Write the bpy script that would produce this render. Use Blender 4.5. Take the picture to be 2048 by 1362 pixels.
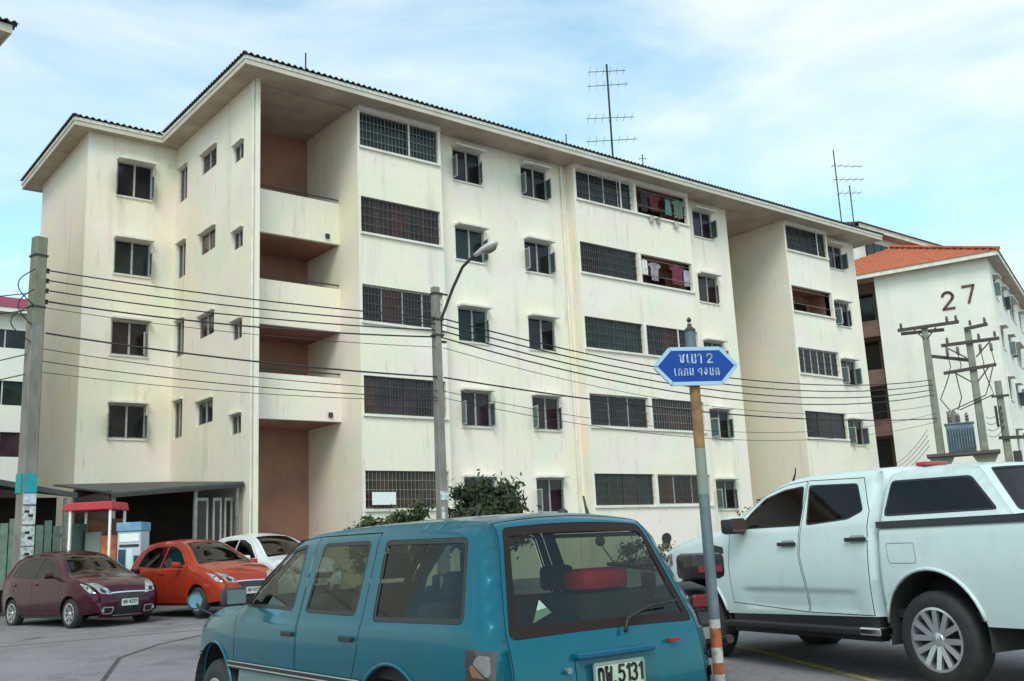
import bpy, math, random
import numpy as np
from mathutils import Vector, Matrix, geometry as mgeo
for o in list(bpy.data.objects):
    bpy.data.objects.remove(o)
random.seed(7)
scene = bpy.context.scene
COL = scene.collection
PI = math.pi
R = math.radians

# ---------------------------------------------------------------- camera
cam_d = bpy.data.cameras.new('camera')
cam = bpy.data.objects.new('camera', cam_d)
COL.objects.link(cam)
YAW, PITCH, ROLL, EYE = R(38.97), R(11.82), R(2.716), 1.4
fw = Vector((math.sin(YAW)*math.cos(PITCH), math.cos(YAW)*math.cos(PITCH), math.sin(PITCH)))
rt0 = Vector((math.cos(YAW), -math.sin(YAW), 0))
dn0 = fw.cross(rt0)
rt = math.cos(ROLL)*rt0 + math.sin(ROLL)*dn0
dn = -math.sin(ROLL)*rt0 + math.cos(ROLL)*dn0
m = Matrix(((rt.x, -dn.x, -fw.x, 0), (rt.y, -dn.y, -fw.y, 0), (rt.z, -dn.z, -fw.z, EYE), (0, 0, 0, 1)))
cam.matrix_world = m
cam_d.sensor_fit = 'HORIZONTAL'
cam_d.sensor_width = 36
cam_d.lens = 1987.2/2048*36
cam_d.clip_end = 2000
scene.camera = cam

# ---------------------------------------------------------------- sky, sun, exposure
SUN_EL, SUN_AZ = R(46), R(221)          # azimuth of the sun, clockwise from +Y
world = bpy.data.worlds.new('World')
scene.world = world
world.use_nodes = True
wn, wl = world.node_tree.nodes, world.node_tree.links
wn.clear()
w_out = wn.new('ShaderNodeOutputWorld')
w_bg = wn.new('ShaderNodeBackground')
w_bg.inputs['Strength'].default_value = 0.15
sky = wn.new('ShaderNodeTexSky')
sky.sky_type = 'NISHITA'
sky.sun_disc = False
sky.sun_elevation = SUN_EL
sky.sun_rotation = SUN_AZ
sky.air_density = 1.0
sky.dust_density = 1.0
sky.ozone_density = 1.5
w_tc = wn.new('ShaderNodeTexCoord')
w_map = wn.new('ShaderNodeMapping')
w_map.inputs['Scale'].default_value = (1.0, 1.6, 3.4)
w_map.inputs['Rotation'].default_value = (0.25, 0.35, 0.4)
w_map.inputs['Location'].default_value = (0.35, 0.2, 0.1)
w_nz = wn.new('ShaderNodeTexNoise')
w_nz.inputs['Scale'].default_value = 2.3
w_nz.inputs['Detail'].default_value = 9
w_nz.inputs['Roughness'].default_value = 0.55
w_nz.inputs['Distortion'].default_value = 0.45
w_rmp = wn.new('ShaderNodeValToRGB')
w_rmp.color_ramp.elements[0].position = 0.37
w_rmp.color_ramp.elements[0].color = (0.22, 0.22, 0.22, 1)
w_rmp.color_ramp.elements[1].position = 0.66
w_rmp.color_ramp.elements[1].color = (0.86, 0.86, 0.86, 1)
w_mix = wn.new('ShaderNodeMix')
w_mix.data_type = 'RGBA'
w_mix.inputs['B'].default_value = (4.9, 5.25, 5.65, 1)
w_tint = wn.new('ShaderNodeMix')
w_tint.data_type = 'RGBA'
w_tint.blend_type = 'MULTIPLY'
w_tint.inputs['Factor'].default_value = 1.0
w_tint.inputs['B'].default_value = (1.05, 1.52, 1.26, 1)
wl.new(w_tc.outputs['Generated'], w_map.inputs['Vector'])
wl.new(w_map.outputs['Vector'], w_nz.inputs['Vector'])
wl.new(w_nz.outputs['Fac'], w_rmp.inputs['Fac'])
wl.new(w_rmp.outputs['Color'], w_mix.inputs['Factor'])
wl.new(sky.outputs['Color'], w_tint.inputs['A'])
wl.new(w_tint.outputs['Result'], w_mix.inputs['A'])
wl.new(w_mix.outputs['Result'], w_bg.inputs['Color'])
wl.new(w_bg.outputs['Background'], w_out.inputs['Surface'])

sun_d = bpy.data.lights.new('sun', 'SUN')
sun_d.energy = 1.3
sun_d.angle = R(28)
sun_d.color = (1.0, 0.95, 0.88)
sun = bpy.data.objects.new('sun', sun_d)
COL.objects.link(sun)
sdir = Vector((math.sin(SUN_AZ)*math.cos(SUN_EL), math.cos(SUN_AZ)*math.cos(SUN_EL), math.sin(SUN_EL)))
sun.rotation_euler = sdir.to_track_quat('Z', 'Y').to_euler()
sun.location = sdir*60
vs = scene.view_settings
vs.view_transform = 'Standard'
vs.look = 'None'
vs.exposure = 0.47
vs.gamma = 1.0
vs.use_curve_mapping = False

# ---------------------------------------------------------------- materials
MATS = {}
def mat(name, col, rough=0.6, metal=0.0, col2=None, nscale=3.0, nlo=0.35, nhi=0.65, stretch=(1, 1, 1), bump=0.0, bscale=40.0, coat=0.0, spec=0.5, space='Object', streak=None, stint=None):
    """procedural material: base colour, an optional second colour mixed by noise, optional streaks and fine relief"""
    if name in MATS:
        return MATS[name]
    mt = bpy.data.materials.new(name)
    mt.use_nodes = True
    nd, lk = mt.node_tree.nodes, mt.node_tree.links
    b = nd['Principled BSDF']
    b.inputs['Roughness'].default_value = rough
    b.inputs['Metallic'].default_value = metal
    b.inputs['Specular IOR Level'].default_value = spec
    b.inputs['Coat Weight'].default_value = coat
    b.inputs['Coat Roughness'].default_value = 0.06
    b.inputs['Base Color'].default_value = (*col, 1)
    if space == 'World':
        g = nd.new('ShaderNodeNewGeometry'); vec = g.outputs['Position']
    else:
        g = nd.new('ShaderNodeTexCoord'); vec = g.outputs['Object']
    cur = None
    if col2 is not None:
        mp = nd.new('ShaderNodeMapping'); mp.inputs['Scale'].default_value = stretch
        nz = nd.new('ShaderNodeTexNoise'); nz.inputs['Scale'].default_value = nscale
        nz.inputs['Detail'].default_value = 6
        nz.inputs['Roughness'].default_value = 0.6
        rp = nd.new('ShaderNodeMapRange')
        rp.inputs['From Min'].default_value = nlo; rp.inputs['From Max'].default_value = nhi
        mx = nd.new('ShaderNodeMix'); mx.data_type = 'RGBA'
        mx.inputs['A'].default_value = (*col, 1); mx.inputs['B'].default_value = (*col2, 1)
        lk.new(vec, mp.inputs['Vector']); lk.new(mp.outputs['Vector'], nz.inputs['Vector'])
        lk.new(nz.outputs['Fac'], rp.inputs['Value']); lk.new(rp.outputs['Result'], mx.inputs['Factor'])
        cur = mx.outputs['Result']
    for extra in (stint or []):
        c3, sc, lo, hi, amt, st = extra
        mp = nd.new('ShaderNodeMapping'); mp.inputs['Scale'].default_value = st
        mp.inputs['Location'].default_value = (sc*1.7, sc*0.9, sc*2.3)
        nz = nd.new('ShaderNodeTexNoise'); nz.inputs['Scale'].default_value = sc
        nz.inputs['Detail'].default_value = 7
        nz.inputs['Roughness'].default_value = 0.62
        rp = nd.new('ShaderNodeMapRange')
        rp.inputs['From Min'].default_value = lo; rp.inputs['From Max'].default_value = hi
        rp.inputs['To Max'].default_value = amt
        mx = nd.new('ShaderNodeMix'); mx.data_type = 'RGBA'
        mx.inputs['B'].default_value = (*c3, 1)
        if cur is None:
            mx.inputs['A'].default_value = (*col, 1)
        else:
            lk.new(cur, mx.inputs['A'])
        lk.new(vec, mp.inputs['Vector']); lk.new(mp.outputs['Vector'], nz.inputs['Vector'])
        lk.new(nz.outputs['Fac'], rp.inputs['Value']); lk.new(rp.outputs['Result'], mx.inputs['Factor'])
        cur = mx.outputs['Result']
    if cur is not None:
        lk.new(cur, b.inputs['Base Color'])
    if bump > 0:
        nz = nd.new('ShaderNodeTexNoise'); nz.inputs['Scale'].default_value = bscale
        nz.inputs['Detail'].default_value = 5
        bp = nd.new('ShaderNodeBump'); bp.inputs['Strength'].default_value = bump
        bp.inputs['Distance'].default_value = 0.02
        lk.new(vec, nz.inputs['Vector']); lk.new(nz.outputs['Fac'], bp.inputs['Height'])
        lk.new(bp.outputs['Normal'], b.inputs['Normal'])
    MATS[name] = mt
    return mt

def glass(name, tint, refl=1.0):
    """thin tinted glass: sees through in the tint colour and mirrors by Fresnel"""
    if name in MATS:
        return MATS[name]
    mt = bpy.data.materials.new(name); mt.use_nodes = True
    nd, lk = mt.node_tree.nodes, mt.node_tree.links
    nd.clear()
    out = nd.new('ShaderNodeOutputMaterial')
    tr = nd.new('ShaderNodeBsdfTransparent'); tr.inputs['Color'].default_value = (*tint, 1)
    gl = nd.new('ShaderNodeBsdfGlossy'); gl.inputs['Roughness'].default_value = 0.04
    gl.inputs['Color'].default_value = (refl, refl, refl, 1)
    lw = nd.new('ShaderNodeLayerWeight'); lw.inputs['Blend'].default_value = 0.5
    pw = nd.new('ShaderNodeMath'); pw.operation = 'POWER'; pw.inputs[1].default_value = 5.0
    fr = nd.new('ShaderNodeMath'); fr.operation = 'MULTIPLY_ADD'; fr.inputs[1].default_value = 0.9; fr.inputs[2].default_value = 0.05
    lk.new(lw.outputs['Facing'], pw.inputs[0]); lk.new(pw.outputs['Value'], fr.inputs[0])
    mx = nd.new('ShaderNodeMixShader')
    lk.new(fr.outputs['Value'], mx.inputs['Fac']); lk.new(tr.outputs['BSDF'], mx.inputs[1]); lk.new(gl.outputs['BSDF'], mx.inputs[2])
    lk.new(mx.outputs['Shader'], out.inputs['Surface'])
    MATS[name] = mt
    return mt

WALL = mat('wall_paint', (0.85, 0.76, 0.60), 0.9, col2=(0.85, 0.72, 0.66), nscale=0.55, nlo=0.42, nhi=0.62, space='World', bump=0.12, bscale=25,
           stint=[((0.68, 0.76, 0.58), 0.7, 0.48, 0.66, 0.50, (1, 1, 1)), ((0.42, 0.36, 0.27), 1.9, 0.57, 0.80, 0.5, (1, 1, 0.10)), ((0.88, 0.84, 0.76), 0.33, 0.52, 0.60, 0.35, (1, 1, 1.5)), ((0.22, 0.20, 0.16), 5.5, 0.60, 0.80, 0.5, (1, 1, 0.16)), ((0.55, 0.50, 0.42), 14, 0.5, 0.8, 0.3, (1, 1, 1))])
WALLIN = mat('recess_shade_brown', (0.40, 0.20, 0.135), 0.9, col2=(0.29, 0.15, 0.11), nscale=0.8, space='World', bump=0.1,  # brown base puts the shade of the recesses into the wall colour
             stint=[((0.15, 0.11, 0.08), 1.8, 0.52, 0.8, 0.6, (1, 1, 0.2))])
TRIM = mat('white_trim', (0.80, 0.77, 0.70), 0.8, col2=(0.66, 0.62, 0.52), nscale=2.5, space='World', stint=[((0.4, 0.36, 0.3), 5, 0.55, 0.8, 0.4, (1, 1, 0.3))])
FASC = mat('fascia_paint', (0.62, 0.56, 0.46), 0.8, col2=(0.52, 0.44, 0.36), nscale=1.2, space='World')
SOFF = mat('soffit_board', (0.50, 0.43, 0.32), 0.85, col2=(0.38, 0.29, 0.22), nscale=1.0, space='World', bump=0.1)
ROOFG = mat('grey_roof_sheet', (0.10, 0.09, 0.085), 0.85, col2=(0.06, 0.06, 0.055), nscale=2, space='World')
CONC = mat('pole_concrete', (0.27, 0.245, 0.22), 0.9, col2=(0.17, 0.155, 0.14), nscale=4, bump=0.3, bscale=30, stretch=(1, 1, 0.3))
CONCD = mat('pole_concrete_dark', (0.22, 0.22, 0.16), 0.9, col2=(0.14, 0.15, 0.10), nscale=4, bump=0.3, bscale=30, stretch=(1, 1, 0.3))
DARKM = mat('dark_metal', (0.035, 0.033, 0.03), 0.55, 0.3, col2=(0.06, 0.05, 0.045), nscale=8)
GREYM = mat('grey_metal', (0.28, 0.28, 0.27), 0.5, 0.4, col2=(0.2, 0.19, 0.18), nscale=8)
ALU = mat('window_aluminium', (0.44, 0.44, 0.42), 0.5, 0.2, col2=(0.30, 0.30, 0.29), nscale=9)
WFRAME = mat('window_frame_white', (0.68, 0.67, 0.63), 0.6, col2=(0.5, 0.49, 0.45), nscale=8)
BARS = mat('grille_bar', (0.11, 0.09, 0.085), 0.6, 0.1, col2=(0.06, 0.05, 0.05), nscale=9)
PANES = [mat('room_glass_%s' % n, c, 0.12, col2=c2, nscale=1.1, space='World', spec=0.3) for n, c, c2 in (
    ('brown', (0.050, 0.030, 0.028), (0.016, 0.010, 0.011)), ('plum', (0.055, 0.028, 0.045), (0.014, 0.009, 0.012)),
    ('green', (0.022, 0.040, 0.036), (0.008, 0.013, 0.012)), ('dark', (0.028, 0.026, 0.026), (0.009, 0.009, 0.010)),
    ('rust', (0.085, 0.036, 0.026), (0.020, 0.010, 0.009)))]
PANEG = mat('sash_glass_pale', (0.085, 0.125, 0.125), 0.15, col2=(0.05, 0.08, 0.085), nscale=2, space='World')
CABLE = mat('cable_black', (0.012, 0.012, 0.013), 0.6)
RUBBER = mat('rubber', (0.014, 0.014, 0.015), 0.75, col2=(0.03, 0.03, 0.03), nscale=12)
BLACKP = mat('black_plastic', (0.018, 0.018, 0.019), 0.5)
LINER = mat('dark_lining', (0.030, 0.029, 0.030), 0.9)
CHROME = mat('chrome', (0.75, 0.76, 0.78), 0.12, 1.0)
ALLOY = mat('alloy', (0.58, 0.59, 0.61), 0.22, 0.75)
REDLENS = mat('red_lens', (0.35, 0.012, 0.015), 0.15, coat=0.5)
ORANGELENS = mat('amber_lens', (0.7, 0.22, 0.02), 0.15, coat=0.5)
CLEARLENS = mat('clear_lens', (0.55, 0.57, 0.58), 0.10, 0.35, col2=(0.10, 0.11, 0.12), nscale=11, coat=1.0)
WHITEP = mat('white_enamel', (0.80, 0.80, 0.78), 0.4)

# ---------------------------------------------------------------- objects
def link(o, parent=None, kind=None, label=None, cat=None, group=None):
    COL.objects.link(o)
    if parent is not None:
        o.parent = parent
    if kind: o['kind'] = kind
    if label: o['label'] = label
    if cat: o['category'] = cat
    if group: o['group'] = group
    return o

def thing(name, label, cat, loc=(0, 0, 0), rz=0.0, group=None):
    o = bpy.data.objects.new(name, None)
    o.empty_display_size = 0.2
    o.location = loc
    o.rotation_euler = (0, 0, rz)
    return link(o, None, None, label, cat, group)

class MB:
    """collects vertices and faces of one mesh"""
    def __init__(s):
        s.v, s.f = [], []
    def add(s, vs_, fs_):
        k = len(s.v)
        s.v += [tuple(p) for p in vs_]
        s.f += [tuple(i+k for i in f) for f in fs_]
        return s
    def quad(s, a, b, c, d):
        return s.add([a, b, c, d], [(0, 1, 2, 3)])
    def box(s, x0, x1, y0, y1, z0, z1):
        return s.add([(x0, y0, z0), (x1, y0, z0), (x1, y1, z0), (x0, y1, z0), (x0, y0, z1), (x1, y0, z1), (x1, y1, z1), (x0, y1, z1)],
                     [(0, 3, 2, 1), (4, 5, 6, 7), (0, 1, 5, 4), (1, 2, 6, 5), (2, 3, 7, 6), (3, 0, 4, 7)])
    def bar(s, a, b, w, h, up=(0, 0, 1)):
        a, b = Vector(a), Vector(b)
        d = (b-a).normalized()
        u = Vector(up)
        if abs(d.dot(u)) > 0.98: u = Vector((1, 0, 0))
        sd = d.cross(u).normalized()*w/2
        u = sd.cross(d).normalized()*h/2
        p = []
        for q in (a, b):
            p += [q-sd-u, q+sd-u, q+sd+u, q-sd+u]
        return s.add(p, [(0, 3, 2, 1), (4, 5, 6, 7), (0, 1, 5, 4), (1, 2, 6, 5), (2, 3, 7, 6), (3, 0, 4, 7)])
    def tube(s, pts, r, n=6, cap=True):
        pts = [Vector(p) for p in pts]
        rs = r if isinstance(r, (list, tuple)) else [r]*len(pts)
        k0 = len(s.v)
        nx = None
        for i, p in enumerate(pts):
            d = (pts[min(i+1, len(pts)-1)]-pts[max(i-1, 0)]).normalized()
            if nx is None:
                nx = d.orthogonal().normalized()
            nx = (nx-d*nx.dot(d)).normalized()
            ny = d.cross(nx)
            for j in range(n):
                t = 2*PI*j/n
                s.v.append(tuple(p+(nx*math.cos(t)+ny*math.sin(t))*rs[i]))
        for i in range(len(pts)-1):
            for j in range(n):
                a = k0+i*n+j; b = k0+i*n+(j+1) % n
                s.f.append((a, b, b+n, a+n))
        if cap:
            s.f.append(tuple(k0+n-1-j for j in range(n)))
            e = k0+(len(pts)-1)*n
            s.f.append(tuple(e+j for j in range(n)))
        return s
    def prism(s, poly, a, b, ax='y'):
        """2D polygon extruded along one axis"""
        n = len(poly)
        mk = {'y': lambda u, v, t: (u, t, v), 'x': lambda u, v, t: (t, u, v), 'z': lambda u, v, t: (u, v, t)}[ax]
        s.add([mk(u, v, a) for u, v in poly]+[mk(u, v, b) for u, v in poly],
              [tuple(range(n)), tuple(range(2*n-1, n-1, -1))]+[(i, i+n, (i+1) % n+n, (i+1) % n) for i in range(n)])
        return s
    def lathe(s, prof, n=32, ax='z', o=(0, 0, 0), closed=False):
        k0 = len(s.v)
        for (r, h) in prof:
            for j in range(n):
                t = 2*PI*j/n
                c, q = r*math.cos(t), r*math.sin(t)
                p = (c, q, h) if ax == 'z' else ((c, h, q) if ax == 'y' else (h, c, q))
                s.v.append((p[0]+o[0], p[1]+o[1], p[2]+o[2]))
        L = len(prof)
        for i in range(L if closed else L-1):
            for j in range(n):
                a = k0+i*n+j; b = k0+i*n+(j+1) % n
                i2 = (i+1) % L
                c = k0+i2*n+(j+1) % n; d = k0+i2*n+j
                s.f.append((a, b, c, d))
        if not closed:
            s.f.append(tuple(k0+j for j in range(n)))
            s.f.append(tuple(k0+(L-1)*n+n-1-j for j in range(n)))
        return s
    def build(s, name, mt, parent=None, smooth=False, fix=True, bevel=0.0, **kw):
        me = bpy.data.meshes.new(name)
        me.from_pydata(s.v, [], s.f)
        me.validate()
        if fix:
            import bmesh
            bm = bmesh.new(); bm.from_mesh(me)
            bmesh.ops.recalc_face_normals(bm, faces=bm.faces)
            if bevel > 0:
                bmesh.ops.bevel(bm, geom=[e for e in bm.edges if len(e.link_faces) == 2 and e.calc_face_angle(0) > 0.6], offset=bevel, segments=2, profile=0.5, affect='EDGES', clamp_overlap=True)
            bm.to_mesh(me); bm.free()
        for mm in (mt if isinstance(mt, (list, tuple)) else [mt]):
            me.materials.append(mm)
        if smooth:
            me.polygons.foreach_set('use_smooth', [True]*len(me.polygons))
            if smooth != 'all':
                try: me.set_sharp_from_angle(angle=R(40))
                except Exception: pass
        o = bpy.data.objects.new(name, me)
        return link(o, parent, **kw)

def ground_z(x, y):
    d = x*math.sin(YAW)+y*math.cos(YAW)
    return 0.0185*min(max(0.0, d-4.5), 24.0)

# ---------------------------------------------------------------- ground
ASPH = mat('road_concrete', (0.23, 0.21, 0.222), 0.88, col2=(0.155, 0.142, 0.15), nscale=0.5, nlo=0.35, nhi=0.7, space='World', bump=0.6, bscale=45,
           stint=[((0.07, 0.065, 0.065), 1.3, 0.55, 0.75, 0.6, (1, 1, 1)), ((0.34, 0.31, 0.31), 26, 0.48, 0.75, 0.6, (1, 1, 1)), ((0.06, 0.055, 0.055), 17, 0.55, 0.75, 0.6, (1, 1, 1)), ((0.035, 0.033, 0.033), 0.9, 0.60, 0.70, 0.7, (1, 1, 1)), ((0.05, 0.045, 0.045), 0.35, 0.56, 0.7, 0.55, (1, 1, 1))])
def grid_axis(lo, hi, fine_lo, fine_hi, step):
    a = list(np.arange(fine_lo, fine_hi+0.01, step))
    b, s_ = [], step
    t = fine_lo
    while t > lo:
        s_ *= 1.7; t -= s_; b.insert(0, max(t, lo))
    s_ = step; t = fine_hi
    while t < hi:
        s_ *= 1.7; t += s_; a.append(min(t, hi))
    return b+a
gx, gy = grid_axis(-700, 900, -12, 50, 2.0), grid_axis(-300, 1200, -8, 44, 2.0)
g = MB()
g.v = [(x, y, ground_z(x, y)) for y in gy for x in gx]
g.f = [(j*len(gx)+i, j*len(gx)+i+1, (j+1)*len(gx)+i+1, (j+1)*len(gx)+i) for j in range(len(gy)-1) for i in range(len(gx)-1)]
ground = g.build('ground', ASPH, kind='structure')
def strip(name, pts, w, mt, dz, seg=0.5, label=None, kind='structure', parent=None):
    """a flat painted or sunk line following the ground"""
    b = MB(); P = []
    for (a, c) in zip(pts[:-1], pts[1:]):
        a, c = Vector((*a, 0)), Vector((*c, 0)); n = max(1, int((c-a).length/seg))
        P += [a.lerp(c, i/n) for i in range(n)]
    P.append(Vector((*pts[-1], 0)))
    for i in range(len(P)-1):
        d = (P[i+1]-P[i]).normalized(); s_ = Vector((-d.y, d.x, 0))*w/2
        q = [P[i]-s_, P[i+1]-s_, P[i+1]+s_, P[i]+s_]
        b.quad(*[(p.x, p.y, ground_z(p.x, p.y)+dz) for p in q])
    return b.build(name, mt, parent, kind=None if parent else kind)
JOINT = mat('joint_tar', (0.035, 0.033, 0.033), 0.9, col2=(0.07, 0.065, 0.06), nscale=6, space='World')
YEL = mat('yellow_road_paint', (0.62, 0.45, 0.08), 0.8, col2=(0.34, 0.28, 0.16), nscale=7, nlo=0.42, nhi=0.62, space='World')
strip('road_joint', [(2.9, 10.4), (3.5, 11.8), (4.6, 14.6), (5.6, 15.9), (7.2, 17.2)], 0.06, JOINT, 0.004)
strip('road_joint', [(-1, 19.4), (6, 17.9), (9.5, 17.1)], 0.04, JOINT, 0.004)
strip('road_joint', [(-3, 12.5), (3.2, 11.3)], 0.03, JOINT, 0.004)
strip('parking_line', [(7.25, 3.3), (8.26, 5.26), (9.5, 7.65), (9.75, 8.15)], 0.10, YEL, 0.004)
strip('parking_line', [(10.6, 3.2), (12.9, 7.9)], 0.10, YEL, 0.004)

# ---------------------------------------------------------------- main apartment building
def wall_panel(P0, U, N, ulen, z0, z1, holes, depth=0.2, sides=True):
    """wall with rectangular openings and reveals; P0 = start at z 0, U along, N outward"""
    P0, U, N = Vector(P0), Vector(U), Vector(N)
    us = sorted(set([0, ulen]+[h[0] for h in holes]+[h[1] for h in holes]))
    zs = sorted(set([z0, z1]+[h[2] for h in holes]+[h[3] for h in holes]))
    b = MB()
    pt = lambda u, z, d=0.0: tuple(P0+U*u-N*d+Vector((0, 0, z)))
    for i in range(len(us)-1):
        for j in range(len(zs)-1):
            um, zm = (us[i]+us[i+1])/2, (zs[j]+zs[j+1])/2
            if any(h[0] < um < h[1] and h[2] < zm < h[3] for h in holes):
                continue
            b.quad(pt(us[i], zs[j]), pt(us[i+1], zs[j]), pt(us[i+1], zs[j+1]), pt(us[i], zs[j+1]))
    for (a, c, l, h) in holes:
        b.quad(pt(a, l), pt(c, l), pt(c, l, depth), pt(a, l, depth))
        b.quad(pt(a, h), pt(a, h, depth), pt(c, h, depth), pt(c, h))
        b.quad(pt(a, l), pt(a, l, depth), pt(a, h, depth), pt(a, h))
        b.quad(pt(c, l), pt(c, h), pt(c, h, depth), pt(c, l, depth))
    return b

def mapped(b, P0, U, N):
    P0, U, N = Vector(P0), Vector(U), Vector(N)
    b.v = [tuple(P0+U*p[0]-N*p[1]+Vector((0, 0, p[2]))) for p in b.v]
    return b

def bay_window(bld, P0, U, N, a, c, l, h, pane, style):
    """wide window: frame with mullions, a pane behind each light, bars in front"""
    f = MB()
    f.box(a+.002, c-.002, .10, .16, l+.002, l+.045).box(a+.002, c-.002, .10, .16, h-.045, h-.002)
    n = (4, 3, 5, 4, 6, 3, 4)[style % 7]
    us = [a+(c-a)*i/n for i in range(n+1)]
    for i, u in enumerate(us):
        w = .03 if 0 < i < n else .045
        u = min(max(u, a+.025), c-.025)
        f.box(u-w/2, u+w/2, .105, .155, l+.045, h-.045)
    win = mapped(f, P0, U, N).build('window', WFRAME if style % 3 == 0 else BARS, bld)
    for i in range(n):
        p = MB().box(us[i]+.02, us[i+1]-.02, .13, .14, l+.04, h-.04)
        mapped(p, P0, U, N).build('pane', pane if (i+style) % 4 else PANES[(style+i) % 5], win)
    gr = MB()
    st = (.10, .13, .16, .115)[style % 4]
    k = int((c-a)/st)
    for i in range(1, k):
        u = a+(c-a)*i/k
        gr.box(u-.006, u+.006, .045, .057, l+.004, h-.004)
    for t in (.25, .5, .75):
        z = l+(h-l)*t
        gr.box(a+.004, c-.004, .057, .067, z-.008, z+.008)
    mapped(gr, P0, U, N).build('grille', GREYM if style % 4 == 1 else BARS, win)
    if style % 5 == 1:
        # an upright white post dividing the bars
        u = a+(c-a)*(.62 if style % 2 else .78)
        mapped(MB().box(u-.03, u+.03, .02, .044, l+.003, h-.003), P0, U, N).build('post', WFRAME, win)
    return win

def casement(bld, P0, U, N, a, c, l, h, pane, openl, openr, hood=True):
    """small two-light window with leaves that may stand open and a brow above"""
    f = MB()
    f.box(a+.002, c-.002, .06, .12, l+.002, l+.05).box(a+.002, c-.002, .06, .12, h-.05, h-.002)
    for u, w in ((a+.027, .05), ((a+c)/2, .06), (c-.027, .05)):
        f.box(u-w/2, u+w/2, .055, .125, l+.05, h-.05)
    win = mapped(f, P0, U, N).build('window', ALU, bld)
    mid = (a+c)/2
    for (u0, u1) in ((a+.05, mid-.03), (mid+.03, c-.05)):
        mapped(MB().box(u0, u1, .085, .095, l+.05, h-.05), P0, U, N).build('pane', pane, win)
    for side, ang in ((-1, openl), (1, openr)):
        if ang <= 0:
            continue
        hinge = a+.02 if side < 0 else c-.02
        w, z0, z1 = .36, l+.03, l+(h-l)*.68
        lf, gl = MB(), MB()
        for (s0, s1, t0, t1) in ((0, w, z0, z0+.035), (0, w, z1-.035, z1), (0, .035, z0+.035, z1-.035), (w-.035, w, z0+.035, z1-.035)):
            lf.box(s0, s1, -.015, .015, t0, t1)
        gl.box(.035, w-.035, -.004, .004, z0+.035, z1-.035)
        ca, sa = math.cos(ang), math.sin(ang)
        for b in (lf, gl):
            b.v = [(hinge-side*(x*ca-y*sa*side), .03-(x*sa+y*ca), z) for (x, y, z) in b.v]
            mapped(b, P0, U, N)
        leaf = lf.build('sash', ALU, win)
        gl.build('sash_pane', PANEG, win)
    if hood:
        mapped(MB().box(a-.03, c+.03, -.30, -.002, h+.005, h+.07), P0, U, N).build('window_brow', TRIM, bld)
        mapped(MB().box(a-.03, c+.03, -.05, .05, l-.045, l-.003), P0, U, N).build('sill', TRIM, bld)
    return win

SOZ, XL0, XE, XR0 = 15.05, 11.19, 8.35, 42.0
YA, YW, Y2, YB = 25.0, 25.45, 31.25, 36.9
UX, NY = (1, 0, 0), (0, -1, 0)
UY, NX = (0, 1, 0), (-1, 0, 0)
apt = thing('apartment_building', 'long five storey cream apartment block with bay windows and dark corrugated roof edge', 'building', (0, 0, 0))
bay_rows = [(13.74, 14.88), (10.97, 12.11), (8.21, 9.34), (5.44, 6.57), (2.70, 3.79)]
cas_rows = [(13.55, 14.69), (10.79, 11.93), (8.03, 9.17), (5.27, 6.41), (2.51, 3.65)]
Z0 = -0.3
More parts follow.
